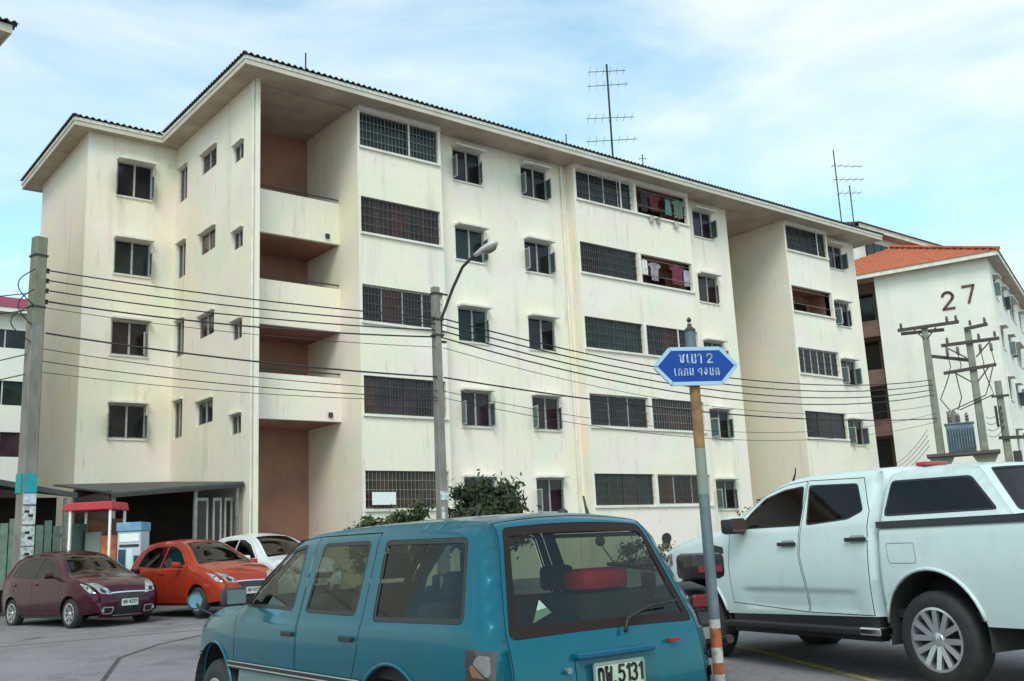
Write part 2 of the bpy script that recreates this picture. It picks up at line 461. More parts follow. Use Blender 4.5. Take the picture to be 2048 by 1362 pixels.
# fronts of the bays
bays = [(14.49, 17.60, [(14.59, 17.50)]), (23.45, 29.65, [(23.57, 26.50), (26.66, 29.55)]), (35.92, 39.15, [(36.05, 39.05)])]
wall_bits = []
k = 0
OPEN = {(1, 0, 1), (1, 1, 1), (2, 1, 0)}            # bay, row, half: open drying balconies
for bi, (x0, x1, wins) in enumerate(bays):
    holes, deep = [], []
    for ri, (l, h) in enumerate(bay_rows):
        for wi, (a, c) in enumerate(wins):
            holes.append((a-x0, c-x0, l, h))
    wall_panel((x0, YA, 0), UX, NY, x1-x0, Z0, SOZ, holes, .16).build('wall', WALL, apt)
    for ri, (l, h) in enumerate(bay_rows):
        for wi, (a, c) in enumerate(wins):
            k += 1
            if (bi, ri, wi) in OPEN:
                b = MB()
                b.quad((a-.1, YA+1.3, l-.9), (c+.1, YA+1.3, l-.9), (c+.1, YA+1.3, h+.05), (a-.1, YA+1.3, h+.05))
                b.quad((a-.1, YA+.16, h+.05), (c+.1, YA+.16, h+.05), (c+.1, YA+1.3, h+.05), (a-.1, YA+1.3, h+.05))
                b.quad((a-.1, YA+.16, l-.9), (c+.1, YA+.16, l-.9), (c+.1, YA+1.3, l-.9), (a-.1, YA+1.3, l-.9))
                b.quad((a-.1, YA+.16, l-.9), (a-.1, YA+.16, h+.05), (a-.1, YA+1.3, h+.05), (a-.1, YA+1.3, l-.9))
                b.quad((c+.1, YA+.16, l-.9), (c+.1, YA+.16, h+.05), (c+.1, YA+1.3, h+.05), (c+.1, YA+1.3, l-.9))
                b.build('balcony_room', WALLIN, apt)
                d = MB().box(a+.4, a+1.2, YA+1.27, YA+1.295, l-.85, h-.2).build('balcony_door', DARKM, apt)
                MB().box(a+1.5, c-.2, YA+1.27, YA+1.296, l+.1, h-.25).build('balcony_window', PANES[0], apt)
                MB().tube([(a+.01, YA+.09, h-.16), (c-.01, YA+.09, h-.16)], .012).tube([(a+.01, YA+.05, l+.35), (c-.01, YA+.05, l+.35)], .012).build('drying_rail', GREYM, apt)
            else:
                bay_window(apt, (0, YA, 0), UX, NY, a, c, l, h, PANES[(k*7+ri) % 5] if not (bi == 0 and ri == 0) else PANES[2], k)
    for ri, (l, h) in enumerate(bay_rows):
        MB().box(x0+.06, x1-.06, YA-.075, YA-.003, l-.085, l-.015).build('ledge', TRIM, apt)
    MB().box(x0+.02, x1-.02, YA-.07, YA-.003, 14.90, SOZ-.004).build('lintel_box', TRIM, apt)
    if len(wins) == 2:
        for l, h in bay_rows:
            MB().box(26.515, 26.645, YA-.04, YA-.003, l-.01, h+.02).build('mullion', TRIM, apt)
    # cheeks of the bay
    if bi == 1:
        wall_panel((x0, YA, 0), UY, NX, YW-YA, Z0, SOZ, []).build('wall', WALL, apt)
    wall_panel((x1, YA, 0), UY, (1, 0, 0), YW-YA, Z0, SOZ, []).build('wall', WALL, apt)
# flat walls between the bays
rng = random.Random(11)
for (x0, x1, wins) in ((17.60, 23.45, [(18.39, 19.58), (21.34, 22.54)]), (29.65, 32.55, [(30.40, 31.58)]), (39.15, XR0, [(39.80, 41.0)])):
    holes = [(a-x0, c-x0, l, h) for l, h in cas_rows for a, c in wins]
    wall_panel((x0, YW, 0), UX, NY, x1-x0, Z0, SOZ, holes, .15).build('wall', WALL, apt)
    for l, h in cas_rows:
        for a, c in wins:
            casement(apt, (0, YW, 0), UX, NY, a, c, l, h, PANES[rng.choice([0, 2, 3, 3, 1])], rng.choice([0, 1.2, 1.75]), rng.choice([0.9, 1.15, 1.4]))
# left end wall and the stepped back wing
ends = []
for i in range(4):
    ends.append((27.85, 29.08, 13.37-i*2.65, 14.05-i*2.64))
    ends.append((25.83, 26.55, 12.90-i*2.685, 13.45-i*2.68))
    ends.append((30.28, 31.02, 13.05-i*2.6, 14.24-i*2.6))
wall_panel((XL0, YA, 0), UY, NX, Y2-YA, Z0, SOZ, [(a-YA, c-YA, l, h) for a, c, l, h in ends], .15).build('wall', WALL, apt)
for q, (a, c, l, h) in enumerate(ends):
    casement(apt, (XL0, 0, 0), UY, NX, a, c, l, h, PANES[[0, 3, 0, 4][q % 4]], 0, 0, hood=False)
    mapped(MB().box(a-.04, c+.04, -.09, -.002, h+.004, h+.05), (XL0, 0, 0), UY, NX).build('window_brow', TRIM, apt)
w2 = [(9.25, 10.40, 13.09-i*2.61, 14.27-i*2.645) for i in range(4)]
wall_panel((XE, Y2, 0), UX, NY, XL0-XE, Z0, SOZ, [(a-XE, c-XE, l, h) for a, c, l, h in w2], .15).build('wall', WALL, apt)
for q, (a, c, l, h) in enumerate(w2):
    casement(apt, (0, Y2, 0), UX, NY, a, c, l, h, PANES[[3, 2, 0, 3][q]], 1.9 if q in (0, 3) else 0, 1.5 if q != 2 else 1.0)
wall_panel((XE, Y2, 0), UY, NX, YB-Y2, Z0, SOZ, []).build('wall', WALL, apt)
wall_panel((XE, YB, 0), UX, (0, 1, 0), XR0-XE, Z0, SOZ, []).build('wall', WALL, apt)
wall_panel((XR0, YW, 0), UY, (1, 0, 0), YB-YW, Z0, SOZ, []).build('wall', WALL, apt)
# stair recesses
def recess(x0, x1, yl, yback, levels, nm):
    wall_panel((x0, yl, 0), UY, (1, 0, 0), yback-yl, Z0, SOZ, []).build('wall', WALL, apt)
    wall_panel((x1, YA, 0), UY, NX, yback-YA, Z0, SOZ, []).build('wall', WALL, apt)
    drs = [(.35, 1.25, z-.05, z+2.0) for z in (1.4, 5.5-1.3+.1, 8.2-1.2, 11.0-1.2)]
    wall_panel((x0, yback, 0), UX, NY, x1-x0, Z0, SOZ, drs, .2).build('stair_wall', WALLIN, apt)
    for (a, c, l, h) in drs:
        MB().box(x0+a+.01, x0+c-.01, yback+.15, yback+.19, l+.01, h-.01).build('door', DARKM, apt)
    for z0, z1 in levels:
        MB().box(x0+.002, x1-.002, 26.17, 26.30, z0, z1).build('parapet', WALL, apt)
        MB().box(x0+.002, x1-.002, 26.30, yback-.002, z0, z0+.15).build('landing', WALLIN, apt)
        MB().tube([(x0+.01, 26.23, z1+.13), (x1-.01, 26.23, z1+.13)], .022, 8).build('handrail', DARKM, apt)
MB().box(XL0+.004, 11.326, YA+.002, YA+.13, Z0, SOZ).build('corner_pillar', WALL, apt)
recess(11.33, 14.49, YA, 28.3, [(10.85, 12.18), (8.08, 9.42), (5.33, 6.65)], 'a')
recess(32.55, 35.92, YW, 32.5, [], 'b')
MB().box(11.34, 14.48, 25.30, 25.42, SOZ-.09, SOZ-.004).build('beam', SOFF, apt)
# downpipe near the corner and a vent
MB().tube([(XL0-.05, 25.07, .4), (XL0-.05, 25.07, SOZ)], .035, 8).build('downpipe', TRIM, apt)
MB().tube([(17.72, YW-.05, .4), (17.72, YW-.05, SOZ)], .04, 8).build('downpipe', TRIM, apt)
MB().tube([(23.2, YW-.06, .4), (23.2, YW-.06, SOZ)], .045, 8).build('downpipe', TRIM, apt)
MB().lathe([(.02, 0), (.16, 0), (.16, .1), (.02, .1)], 16, 'x', (35.80, 26.6, 3.25)).build('meter', DARKM, apt)
for (xx, zz) in ((14.0, 10.98), (14.05, 5.45)):
    MB().box(xx, xx+.12, 26.10, 26.168, zz, zz+.14).build('wall_lamp', DARKM, apt)
# soffit, fascia, roof
EX, EY, EY2, EX2, EXR, EYB = 10.57, 24.30, 30.85, 7.82, 42.65, 37.5
s_ = MB()
out = [(EX, EY), (EXR, EY), (EXR, EYB), (EX2, EYB), (EX2, EY2), (EX, EY2)]
s_.prism(out, SOZ, SOZ+.05, 'z')
s_.build('soffit', SOFF, apt)
roof = MB()
edges = [((EX, EY), (EXR, EY), (0, -1)), ((EX, EY2), (EX, EY), (-1, 0)), ((EX2, EY2), (EX, EY2), (0, -1)), ((EX2, EYB), (EX2, EY2), (-1, 0)), ((EXR, EY), (EXR, EYB), (1, 0)), ((EXR, EYB), (EX2, EYB), (0, 1))]
for i, (a, c, n) in enumerate(edges):
    x0, x1 = sorted((a[0], c[0])); y0, y1 = sorted((a[1], c[1]))
    t = .035
    if n[1]:
        x0 -= 0 if i != 2 else 0; yy = a[1]+n[1]*t
        MB().box(x0-.03, x1+(.03 if i != 2 else -.005), min(a[1], yy), max(a[1], yy), SOZ-.05, SOZ+.19).build('fascia', FASC, apt)
        MB().box(x0-.03, x1+(.03 if i != 2 else -.005), min(a[1]+n[1]*.036, yy+n[1]*.03), max(a[1]+n[1]*.036, yy+n[1]*.03), SOZ+.10, SOZ+.20).build('eave_board', TRIM, apt)
    else:
        xx = a[0]+n[0]*t
        MB().box(min(a[0], xx), max(a[0], xx), y0-.002, y1-(.04 if i == 1 else -.002), SOZ-.05, SOZ+.19).build('fascia', FASC, apt)
        MB().box(min(a[0]+n[0]*.036, xx+n[0]*.03), max(a[0]+n[0]*.036, xx+n[0]*.03), y0-.03, y1-(.07 if i == 1 else 0), SOZ+.10, SOZ+.20).build('eave_board', TRIM, apt)

def corrugated(P, E, S, length, fn, zb, slope, pitch=.19, amp=.032, th=.02):
    """roof sheet with waves across the eave; fn(t) = run of the slope at t along the eave"""
    b = MB(); P, E, S = Vector(P), Vector(E), Vector(S)
    n = int(length/pitch*6)
    k0 = 0
    for i in range(n+1):
        t = length*i/n
        w = amp*math.sin(2*PI*t/pitch)
        L = max(.02, fn(t))
        for r_, (l, dz) in enumerate(((0, -th), (0, 0), (L, 0))):
            p = P+E*t+S*l
            b.v.append((p.x, p.y, zb+w+l*slope+dz))
    b.f = [(i*3+r_, i*3+3+r_, i*3+4+r_, i*3+1+r_) for i in range(n) for r_ in (0, 1)]
    return b
zb, o = SOZ+.25, .13
rf = corrugated((EX-o, EY-o, 0), (1, 0, 0), (0, 1, 0), EXR-EX+2*o, lambda t: min(6.7, t, EXR-EX+2*o-t), zb, .16)
rf2 = corrugated((EX-o, EY2-o, 0), (0, -1, 0), (1, 0, 0), EY2-EY, lambda t: min(6.7, EY2-EY-t+.0), zb, .16)
rf3 = corrugated((EX2-o, EY2-o, 0), (1, 0, 0), (0, 1, 0), EX-EX2+.3, lambda t: min(6, t+.02), zb, .16)
rf4 = corrugated((EX2-o, EYB, 0), (0, -1, 0), (1, 0, 0), EYB-EY2+o, lambda t: min(3.3, EYB-EY2+o-t), zb, .16)
for r_ in (rf, rf2, rf3, rf4):
    r_.build('roof_sheet', ROOFG, apt, smooth=True)
MB().box(EX+5, EXR-6, 30.55, 30.85, SOZ+1.15, SOZ+1.42).build('ridge_cap', ROOFG, apt)
for (a, c) in (((EX-o+.1, EY-o+.1, zb+.045), (EX+6.4, EY+6.4, zb+1.08)), ((EX2-o+.1, EY2-o+.1, zb+.045), (EX2+3, EY2+3, zb+.53))):
    MB().tube([a, c], .04, 8).build('hip_cap', ROOFG, apt, smooth=True)

# notice board hanging in the ground floor bay
b = MB().box(14.72, 15.50, YA-.16, YA-.13, 2.80, 3.16)
b.build('notice_board', WHITEP, label='white blank notice board hung on the ground floor bay window', cat='board')

# ---------------------------------------------------------------- washing on the balconies
def garment(name, x, y, ztop, w, h, colr, kind, label):
    """a hanging piece of clothing: a thin folded cloth with its own outline"""
    b = MB()
    nu, nv = 9, 9
    def half(t):           # half width at t from the top
        if kind == 'shirt':
            return (.28+.22*min(1, t/.12) if t < .30 else .30)*w/.6
        if kind == 'trousers':
            return w*.5*(1-.15*t)
        return w*.5
    vs_ = []
    for sgn in (-1, 1):
        for j in range(nv+1):
            t = j/nv
            for i in range(nu+1):
                u = -1+2*i/nu
                xx = x+u*half(t)
                yy = y+.03*math.sin(u*5+x*3+t*1.5)*(.4+t)+sgn*.012
                vs_.append((xx, yy, ztop-h*t-(.03*abs(u) if t == 0 else 0)))
    fs_ = []
    m_ = (nu+1)*(nv+1)
    for sgn in (0, 1):
        for j in range(nv):
            for i in range(nu):
                if kind == 'trousers' and j > 3 and i == nu//2:
                    continue
                a = sgn*m_+j*(nu+1)+i
                fs_.append((a, a+1, a+nu+2, a+nu+1))
    for j in range(nv):
        for i in (0, nu):
            a = j*(nu+1)+i
            fs_.append((a, a+nu+1, a+nu+1+m_, a+m_))
    for i in range(nu):
        for j in (0, nv):
            a = j*(nu+1)+i
            fs_.append((a, a+1, a+1+m_, a+m_))
    b.add(vs_, fs_)
    mt = mat('cloth_'+name+label[:6].replace(' ', '_')+str(round(x)), colr, 0.95, col2=tuple(q*.6 for q in colr), nscale=6)
    return b.build(name, mt, smooth=True, label=label, cat=name, group='washing on the balconies')
l1, l2 = bay_rows[0][1]-.17, bay_rows[1][1]-.17
garment('shirt', 27.75, YA+.10, l1, .48, .70, (.17, .035, .042), 'shirt', 'dark red shirt drying on the top floor balcony')
garment('towel', 28.55, YA+.10, l1-.05, .32, .66, (.18, .33, .35), 'towel', 'pale teal towel drying on the top floor balcony')
garment('shirt', 29.15, YA+.10, l1, .44, .74, (.20, .27, .22), 'shirt', 'grey green shirt at the right end of the top balcony')
garment('trousers', 27.2, YA+.10, l1, .34, .80, (.05, .05, .06), 'trousers', 'black trousers beside the white post on the top balcony')
garment('towel', 26.95, YA+.10, l2, .26, .60, (.70, .68, .62), 'towel', 'white cloth beside the post on the fourth floor balcony')
garment('shirt', 27.5, YA+.10, l2-.05, .40, .72, (.34, .29, .30), 'shirt', 'pale grey shirt drying on the fourth floor balcony')
garment('shirt', 28.75, YA+.10, l2, .50, .76, (.18, .035, .06), 'shirt', 'crimson shirt drying on the fourth floor balcony')
garment('towel', 29.3, YA+.10, l2-.1, .26, .66, (.42, .38, .48), 'towel', 'lilac towel at the right end of the fourth floor balcony')
for q, (xx, cc) in enumerate(((27.35, (.45, .42, .38)), (27.75, (.35, .3, .28)), (28.75, (.5, .5, .48)))):
    garment('cloth', xx, YA-.10, bay_rows[0][0]-.02, .2, .28, cc, 'towel', ['small tan cloth over the top balcony ledge below the black trousers', 'small brown cloth over the top balcony ledge below the red shirt', 'small white cloth over the top balcony ledge below the teal towel'][q])

# ---------------------------------------------------------------- building numbered 27
ORTILE = mat('orange_roof_tile', (0.50, 0.13, 0.05), 0.8, col2=(0.36, 0.085, 0.04), nscale=3, space='World', stint=[((0.7, 0.28, 0.1), 9, .5, .75, .5, (1, 1, 1))])
W27 = mat('pale_wall', (0.83, 0.79, 0.70), 0.9, col2=(0.72, 0.72, 0.64), nscale=0.5, space='World', bump=.1, stint=[((.5, .45, .38), 1.4, .56, .8, .45, (1, 1, .12))])
BROWN = mat('brown_stair_wall', (0.17, 0.10, 0.075), 0.9, col2=(0.10, 0.06, 0.05), nscale=1.2, space='World')
DIGIT = mat('number_paint', (0.12, 0.05, 0.045), 0.7)
b27 = thing('apartment_building', 'white end wall building with orange tiled roof and the number 27', 'building', (51.0, 22.75, 0), math.atan2(.32, .947))
E27 = 15.2
IN = .55
VB0, VB1 = 6.35, 8.8
wall_panel((IN, IN, 0), UY, NX, VB0-IN, Z0, E27, []).build('wall', W27, b27)
wall_panel((IN, VB1, 0), UY, NX, 12-VB1, Z0, E27, []).build('wall', W27, b27)
hs = [(.35, 1.6, 1.9+i*2.75, 3.6+i*2.75) for i in range(5)]
wall_panel((IN+.9, VB0, 0), UY, NX, VB1-VB0, Z0, E27, hs, .6).build('stair_wall', BROWN, b27)
for h_ in hs:
    MB().box(IN+1.45, IN+1.49, VB0+h_[0]+.01, VB0+h_[1]-.01, h_[2]+.01, h_[3]-.01).build('opening', PANES[3], b27)
for i in range(5):
    MB().box(IN+.12, IN+.9, VB0+.002, VB1-.002, .95+i*2.75, 1.85+i*2.75).build('parapet', BROWN, b27)
for vv, nn in ((VB0, (0, 1, 0)), (VB1, (0, -1, 0))):
    wall_panel((IN, vv, 0), UX, nn, .9, Z0, E27, []).build('wall', W27, b27)
wh = []
for i in range(5):
    z = E27-1.9-i*2.75
    wh += [(1.2, 2.4, z, z+1.2), (4.4, 5.6, z, z+1.2), (7.4, 10.2, z, z+1.2), (12.5, 13.7, z, z+1.2)]
wall_panel((IN, IN, 0), UX, NY, 22, Z0, E27, wh, .15).build('wall', W27, b27)
for q, (a, c, l, h) in enumerate(wh):
    casement(b27, (IN, IN, 0), UX, NY, a, c, l, h, PANES[q % 4], 1.3 if q % 5 == 0 else 0, 1.2 if q % 4 == 1 else 0)
wall_panel((IN, 12, 0), UX, (0, 1, 0), 22, Z0, E27, []).build('wall', W27, b27)
MB().prism([(0, 0), (23.2, 0), (23.2, 12.6), (0, 12.6)], E27, E27+.05, 'z').build('soffit', SOFF, b27)
MB().box(-.04, 0, -.04, 12.6, E27-.06, E27+.20).build('fascia', TRIM, b27)
MB().box(.002, 23.2, -.04, 0, E27-.06, E27+.20).build('fascia', TRIM, b27)
# roof courses: long overlapping rows of tile, stepped
hip = 6.3
def tiled_slope(name, P, E, S, length, slope, courses, run):
    """tile courses stepping up a hip slope, each course a row of curved tiles"""
    b = MB(); P, E, S = Vector(P), Vector(E), Vector(S)
    for c_ in range(courses):
        l0, l1 = run*c_/courses, run*(c_+1)/courses+.05
        t0, t1 = l0, length-l0
        if t1-t0 < .3: break
        n = max(2, int((t1-t0)/.075))
        k0 = len(b.v)
        for i in range(n+1):
            t = t0+(t1-t0)*i/n
            w = .022*abs(math.sin(PI*t/.30))
            for (l, dz) in ((l0, 0), (l0, .035), (l1, .035)):
                p = P+E*t+S*l
                b.v.append((p.x, p.y, E27+.16+w+l*slope+dz-(.035 if l == l1 else 0)))
        b.f += [(k0+i*3+r_, k0+i*3+3+r_, k0+i*3+4+r_, k0+i*3+1+r_) for i in range(n) for r_ in (0, 1)]
    return b.build(name, ORTILE, b27, smooth=True)
t_ = tiled_slope('roof_tiles', (-.1, 12.7, 0), (0, -1, 0), (1, 0, 0), 12.8, .45, 16, 6.4)
t_['kind'] = 'stuff'
t_ = tiled_slope('roof_tiles', (-.1, -.1, 0), (1, 0, 0), (0, 1, 0), 23.3, .45, 16, 6.4)
t_['kind'] = 'stuff'
MB().tube([(-.12, -.12, E27+.24), (6.3, 6.3, E27+.26+6.4*.45)], .11, 8).build('hip_tiles', ORTILE, b27, smooth=True)
MB().tube([(6.3, 6.3, E27+.26+6.4*.45), (17, 6.3, E27+.26+6.4*.45)], .11, 8).build('ridge_tiles', ORTILE, b27, smooth=True)

def strokes(lines, w, th):
    """lettering: flat bars along polylines in local x (along) and z (up)"""
    b = MB()
    for pl_ in lines:
        for (a, c) in zip(pl_[:-1], pl_[1:]):
            a2, c2 = Vector((a[0], 0, a[1])), Vector((c[0], 0, c[1]))
            d = (c2-a2).normalized()*w*.35
            b.bar(a2-d, c2+d, w, th, up=(0, 1, 0))
    return b
def arc(cx, cy, rx, ry, a0, a1, n=10):
    return [(cx+rx*math.cos(R(a0+(a1-a0)*i/n)), cy+ry*math.sin(R(a0+(a1-a0)*i/n))) for i in range(n+1)]
GLY = {
    '2': [arc(.3, .72, .28, .27, 165, -40, 9)+[(.02, .02), (.6, .02)]],
    '7': [[(.02, .97), (.6, .97), (.26, .0)]],
    '5': [[(.55, .98), (.12, .98), (.08, .58)]+arc(.29, .33, .28, .31, 120, -150, 10)],
    '1': [[(.12, .8), (.34, .98), (.34, 0)]],
    '3': [arc(.28, .74, .25, .24, 150, -80, 8), arc(.28, .27, .28, .27, 80, -150, 9)],
    '4': [[(.45, 0), (.45, .98), (.04, .3), (.62, .3)]],
    'o': [arc(.3, .5, .26, .46, 0, 360, 14)],
    'pho': [[(.1, 0), (.1, .55)]+arc(.3, .62, .22, .3, 180, 0, 8)+[(.52, 0)], arc(.1, .06, .07, .07, 0, 360, 6), arc(.16, .86, .07, .07, 0, 360, 6)],
    'phan': [[(.06, .95), (.12, .05), (.3, .6), (.48, .05), (.56, .95)], arc(.1, .92, .06, .06, 0, 360, 6)],
    'so': [arc(.14, .86, .08, .08, 0, 360, 6), [(.2, .8), (.2, .1), (.48, .1), (.48, .7), (.6, .95)]],
    'sara_e': [[(.15, .95), (.15, .12)], arc(.22, .08, .07, .07, 0, 360, 6)],
    'bo': [arc(.12, .88, .07, .07, 0, 360, 6), [(.12, .82), (.12, .02), (.52, .02), (.52, .95)]],
    'aa': [arc(.18, .78, .16, .18, 180, 0, 6)+[(.34, 0)]],
    'do': [[(.12, 0), (.12, .6)]+arc(.32, .62, .2, .3, 180, 0, 8)+[(.52, 0)], arc(.24, .36, .08, .08, 0, 360, 6)],
    'no': [arc(.12, .88, .07, .07, 0, 360, 6), [(.12, .82), (.12, .05), (.48, .2)], arc(.52, .12, .07, .07, 0, 360, 6), [(.52, .2), (.52, .95)]],
    'kho': [[(.1, 0), (.1, .3), (.24, .42), (.1, .6), (.2, .9), (.48, .9), (.54, .6), (.54, 0)]],
    'wo': [arc(.28, .62, .24, .32, 200, -40, 9)+[(.46, 0)], arc(.14, .44, .07, .07, 0, 360, 6)],
    'ngo': [[(.1, .4), (.28, .02), (.46, .5)]+arc(.36, .76, .12, .18, -40, 250, 8)],
    '.': [[(.1, .05), (.16, .05)]],
}
def text_lines(txt, size, gap=.22, asp=1.0):
    out, x = [], 0.0
    for ch in txt:
        if ch == ' ':
            x += .45*asp; continue
        for pl_ in GLY[ch]:
            out.append([((x+p[0]*asp)*size, p[1]*size) for p in pl_])
        x += (.6 if ch not in ('.', 'sara_e', 'aa', '1') else .36)*asp+gap*asp
    return out, (x-gap*asp)*size
for dch, vv, zz in (('2', 3.0, 12.80), ('7', 1.95, 12.98)):
    ln, wd = text_lines([dch], .92)
    b = strokes(ln, .13, .04)
    b.v = [(IN-.02+p[1], vv-p[0], zz+p[2]) for p in b.v]
    b.build('number_'+{'2': 'two', '7': 'seven'}[dch], DIGIT, b27)

# block standing behind it
bk = thing('apartment_building', 'pale block with dark roof edge rising behind the orange roof', 'building', (0, 0, 0))
MB().box(53.2, 61.6, 32.0, 41, Z0, 19.4).build('wall', W27, bk)
MB().box(52.6, 62.2, 31.3, 41.5, 19.4, 19.45).build('soffit', SOFF, bk)
MB().box(52.6, 62.2, 31.26, 31.30, 19.35, 19.65).build('fascia', TRIM, bk)
MB().prism([(31.1, 19.66), (41.6, 19.66), (36.3, 20.9)], 52.4, 62.4, 'x').build('roof', ROOFG, bk)
for xx in (54.2, 58.6):
    for i in range(4):
        z = 17.9-i*2.75
        wn_ = MB().box(xx, xx+2.6, 31.96, 31.998, z, z+1.05).build('window', DARKM, bk)
        for j in range(3):
            MB().box(xx+.06+j*.85, xx+.82+j*.85, 31.93, 31.958, z+.06, z+.99).build('pane', PANES[(i+j) % 4], wn_)

# far block on the left with a magenta roof
MAGR = mat('magenta_roof', (0.27, 0.02, 0.05), 0.8, col2=(0.19, 0.016, 0.04), nscale=2, space='World')
fb = thing('apartment_building', 'far pale block with magenta roof behind the utility pole on the left', 'building', (0, 0, 0))
FY = 57.0
fw_ = []
for i in range(5):
    z = 13.3-i*2.72 if i else 13.25
    for xx in (2.6, 6.4, 10.2, 14.0, 17.8):
        fw_.append((xx+8, xx+8+2.5, z-(.55 if i else .15), z+(.75 if i else .85)))
wall_panel((-8, FY, 0), UX, NY, 30, Z0, 14.95, fw_, .25).build('wall', W27, fb)
for q, (a, c, l, h) in enumerate(fw_):
    fr = MB()
    for u in (a+.03, (a+c)/2, c-.03): fr.box(u-.03-8, u+.03-8, FY+.10, FY+.15, l+.002, h-.002)
    w_ = fr.build('window', WFRAME, fb)
    for (u0, u1) in ((a+.06, (a+c)/2-.03), ((a+c)/2+.03, c-.06)):
        MB().box(u0-8, u1-8, FY+.12, FY+.13, l+.004, h-.004).build('pane', PANES[(q*3+1) % 4], w_)
MB().box(-8, 22, FY+.3, FY+10, Z0, 14.9).build('rear_wall', W27, fb)
MB().box(-8.7, 22.7, FY-.7, FY+11, 14.95, 15.0).build('soffit', SOFF, fb)
MB().box(-8.7, 22.7, FY-.74, FY-.7, 14.9, 15.15).build('fascia', TRIM, fb)
MB().add([(-8.8, FY-.8, 15.16), (22.8, FY-.8, 15.16), (22.8, FY+11, 15.16), (-8.8, FY+11, 15.16), (-4, FY+5.2, 17.2), (18, FY+5.2, 17.2)],
         [(0, 1, 5, 4), (1, 2, 5), (2, 3, 4, 5), (3, 0, 4), (0, 3, 2, 1)]).build('roof', MAGR, fb)

# neighbour on the near left: only its roof corner reaches into view
nb = thing('apartment_building', 'neighbouring block whose dark eave corner juts into the upper left', 'building', (5.0, 26.1, 0), R(6))
MB().box(-12, -.7, .75, 20, Z0, 15.1).build('wall', WALL, nb)
MB().box(-12.6, -.06, .06, 20.6, 15.1, 15.15).build('soffit', SOFF, nb)
MB().box(-.06, -.02, .02, 20.6, 15.05, 15.28).build('fascia', FASC, nb)
MB().box(-12.6, -.06, .02, .06, 15.05, 15.28).build('fascia', FASC, nb)
corrugated((-12.6, -.10, 0), (1, 0, 0), (0, 1, 0), 12.7, lambda t: min(6, 12.72-t), 15.34, .16).build('roof_sheet', ROOFG, nb, smooth=True)
corrugated((.10, 20, 0), (0, -1, 0), (-1, 0, 0), 20.1, lambda t: min(6, 20.12-t), 15.34, .16).build('roof_sheet', ROOFG, nb, smooth=True)

# ---------------------------------------------------------------- utility pole on the left
def sq_pole(b, x, y, z0, z1, w0, w1, ch=.03):
    """square tapered concrete pole with chamfered corners"""
    P = []
    for z, w in ((z0, w0), (z1, w1)):
        h = w/2
        P += [(x+sx, y+sy, z) for sx, sy in ((-h+ch, -h), (h-ch, -h), (h, -h+ch), (h, h-ch), (h-ch, h), (-h+ch, h), (-h, h-ch), (-h, -h+ch))]
    b.add(P, [tuple(range(7, -1, -1)), tuple(range(8, 16))]+[(i, (i+1) % 8, (i+1) % 8+8, i+8) for i in range(8)])
    return b
LP = (5.73, 25.36)
def PZ(z):
    return 1.4+(z-1.4)*1.2093
pole = thing('utility_pole', 'grey concrete utility pole with pasted notices beside the burgundy car', 'pole', (LP[0], LP[1], ground_z(*LP)), R(12))
gz = ground_z(*LP)
sq_pole(MB(), 0, 0, -.2, PZ(6.2)-gz, .35, .32).build('shaft', CONC, pole)
sq_pole(MB(), 0, 0, PZ(6.2)-gz, PZ(8.03)-gz, .315, .29).build('shaft_top', CONCD, pole, label='dark weathered head of the pole')
for i, z in enumerate((7.37, 7.16, 6.95, 6.72)):
    z = PZ(z)
    br = MB().box(.145, .20, -.03, .03, z-gz-.05, z-gz+.05).build('bracket', DARKM, pole)
    MB().lathe([(.02, -.055), (.055, -.05), (.035, -.012), (.035, .012), (.055, .05), (.02, .055)], 14, 'z', (.235, 0, z-gz)).build('insulator', mat('brown_porcelain', (.05, .025, .02), .25), pole, smooth=True)
for z in (PZ(7.62), PZ(6.55)):
    MB().box(-.165, .165, -.165, .165, z-gz, z-gz+.05).build('clamp_band', DARKM, pole)
TEALP = mat('teal_poster', (.01, .34, .38), .7, col2=(.02, .26, .30), nscale=5)
PAPER = mat('paper_notice', (.62, .64, .62), .85, col2=(.30, .34, .34), nscale=11, nlo=.45, nhi=.6)
PAPB = mat('paper_notice_lilac', (.42, .45, .62), .85, col2=(.65, .65, .68), nscale=9, nlo=.45, nhi=.6)
for nm, z0, z1, mt in (('poster', 2.88, 3.25, TEALP), ('notice', 2.66, 2.865, PAPB), ('notice', 2.28, 2.62, PAPER), ('notice', 1.88, 2.25, PAPER), ('notice', 1.5, 1.86, PAPER)):
    z0, z1 = PZ(z0), PZ(z1)
    MB().box(-.15, .15, -.195, -.188, z0-gz, z1-gz).build(nm, mt, pole)
    if nm == 'poster':
        MB().box(-.195, -.188, -.15, .15, z0-gz, z1-gz).build(nm, mt, pole)
for (x_, z_) in ((-.05, 2.5), (.04, 2.42), (-.02, 2.1), (.05, 2.0), (.0, 1.7)):
    MB().box(x_-.06, x_+.05, -.199, -.196, PZ(z_)-gz, PZ(z_)-gz+.06).build('print', BLACKP, pole)
for (zz, off) in ((PZ(5.55), .19), (PZ(4.9), .2), (PZ(3.8), .19)):
    MB().box(.17, .21, -.03, .03, zz-gz-.25, zz-gz+.25).build('conduit', DARKM, pole)
lp = MB()
for (r_, z_, ph) in ((.40, 8.1, 0), (.36, 7.6, .6), (.5, 7.2, 1.1)):
    lp.tube([(-.16-r_*math.sin(PI*t/8), -.12-.1*math.cos(ph), z_-gz+.45-.9*t/8) for t in range(9)], .014, 5)
lp.build('cable_loops', CABLE, pole)

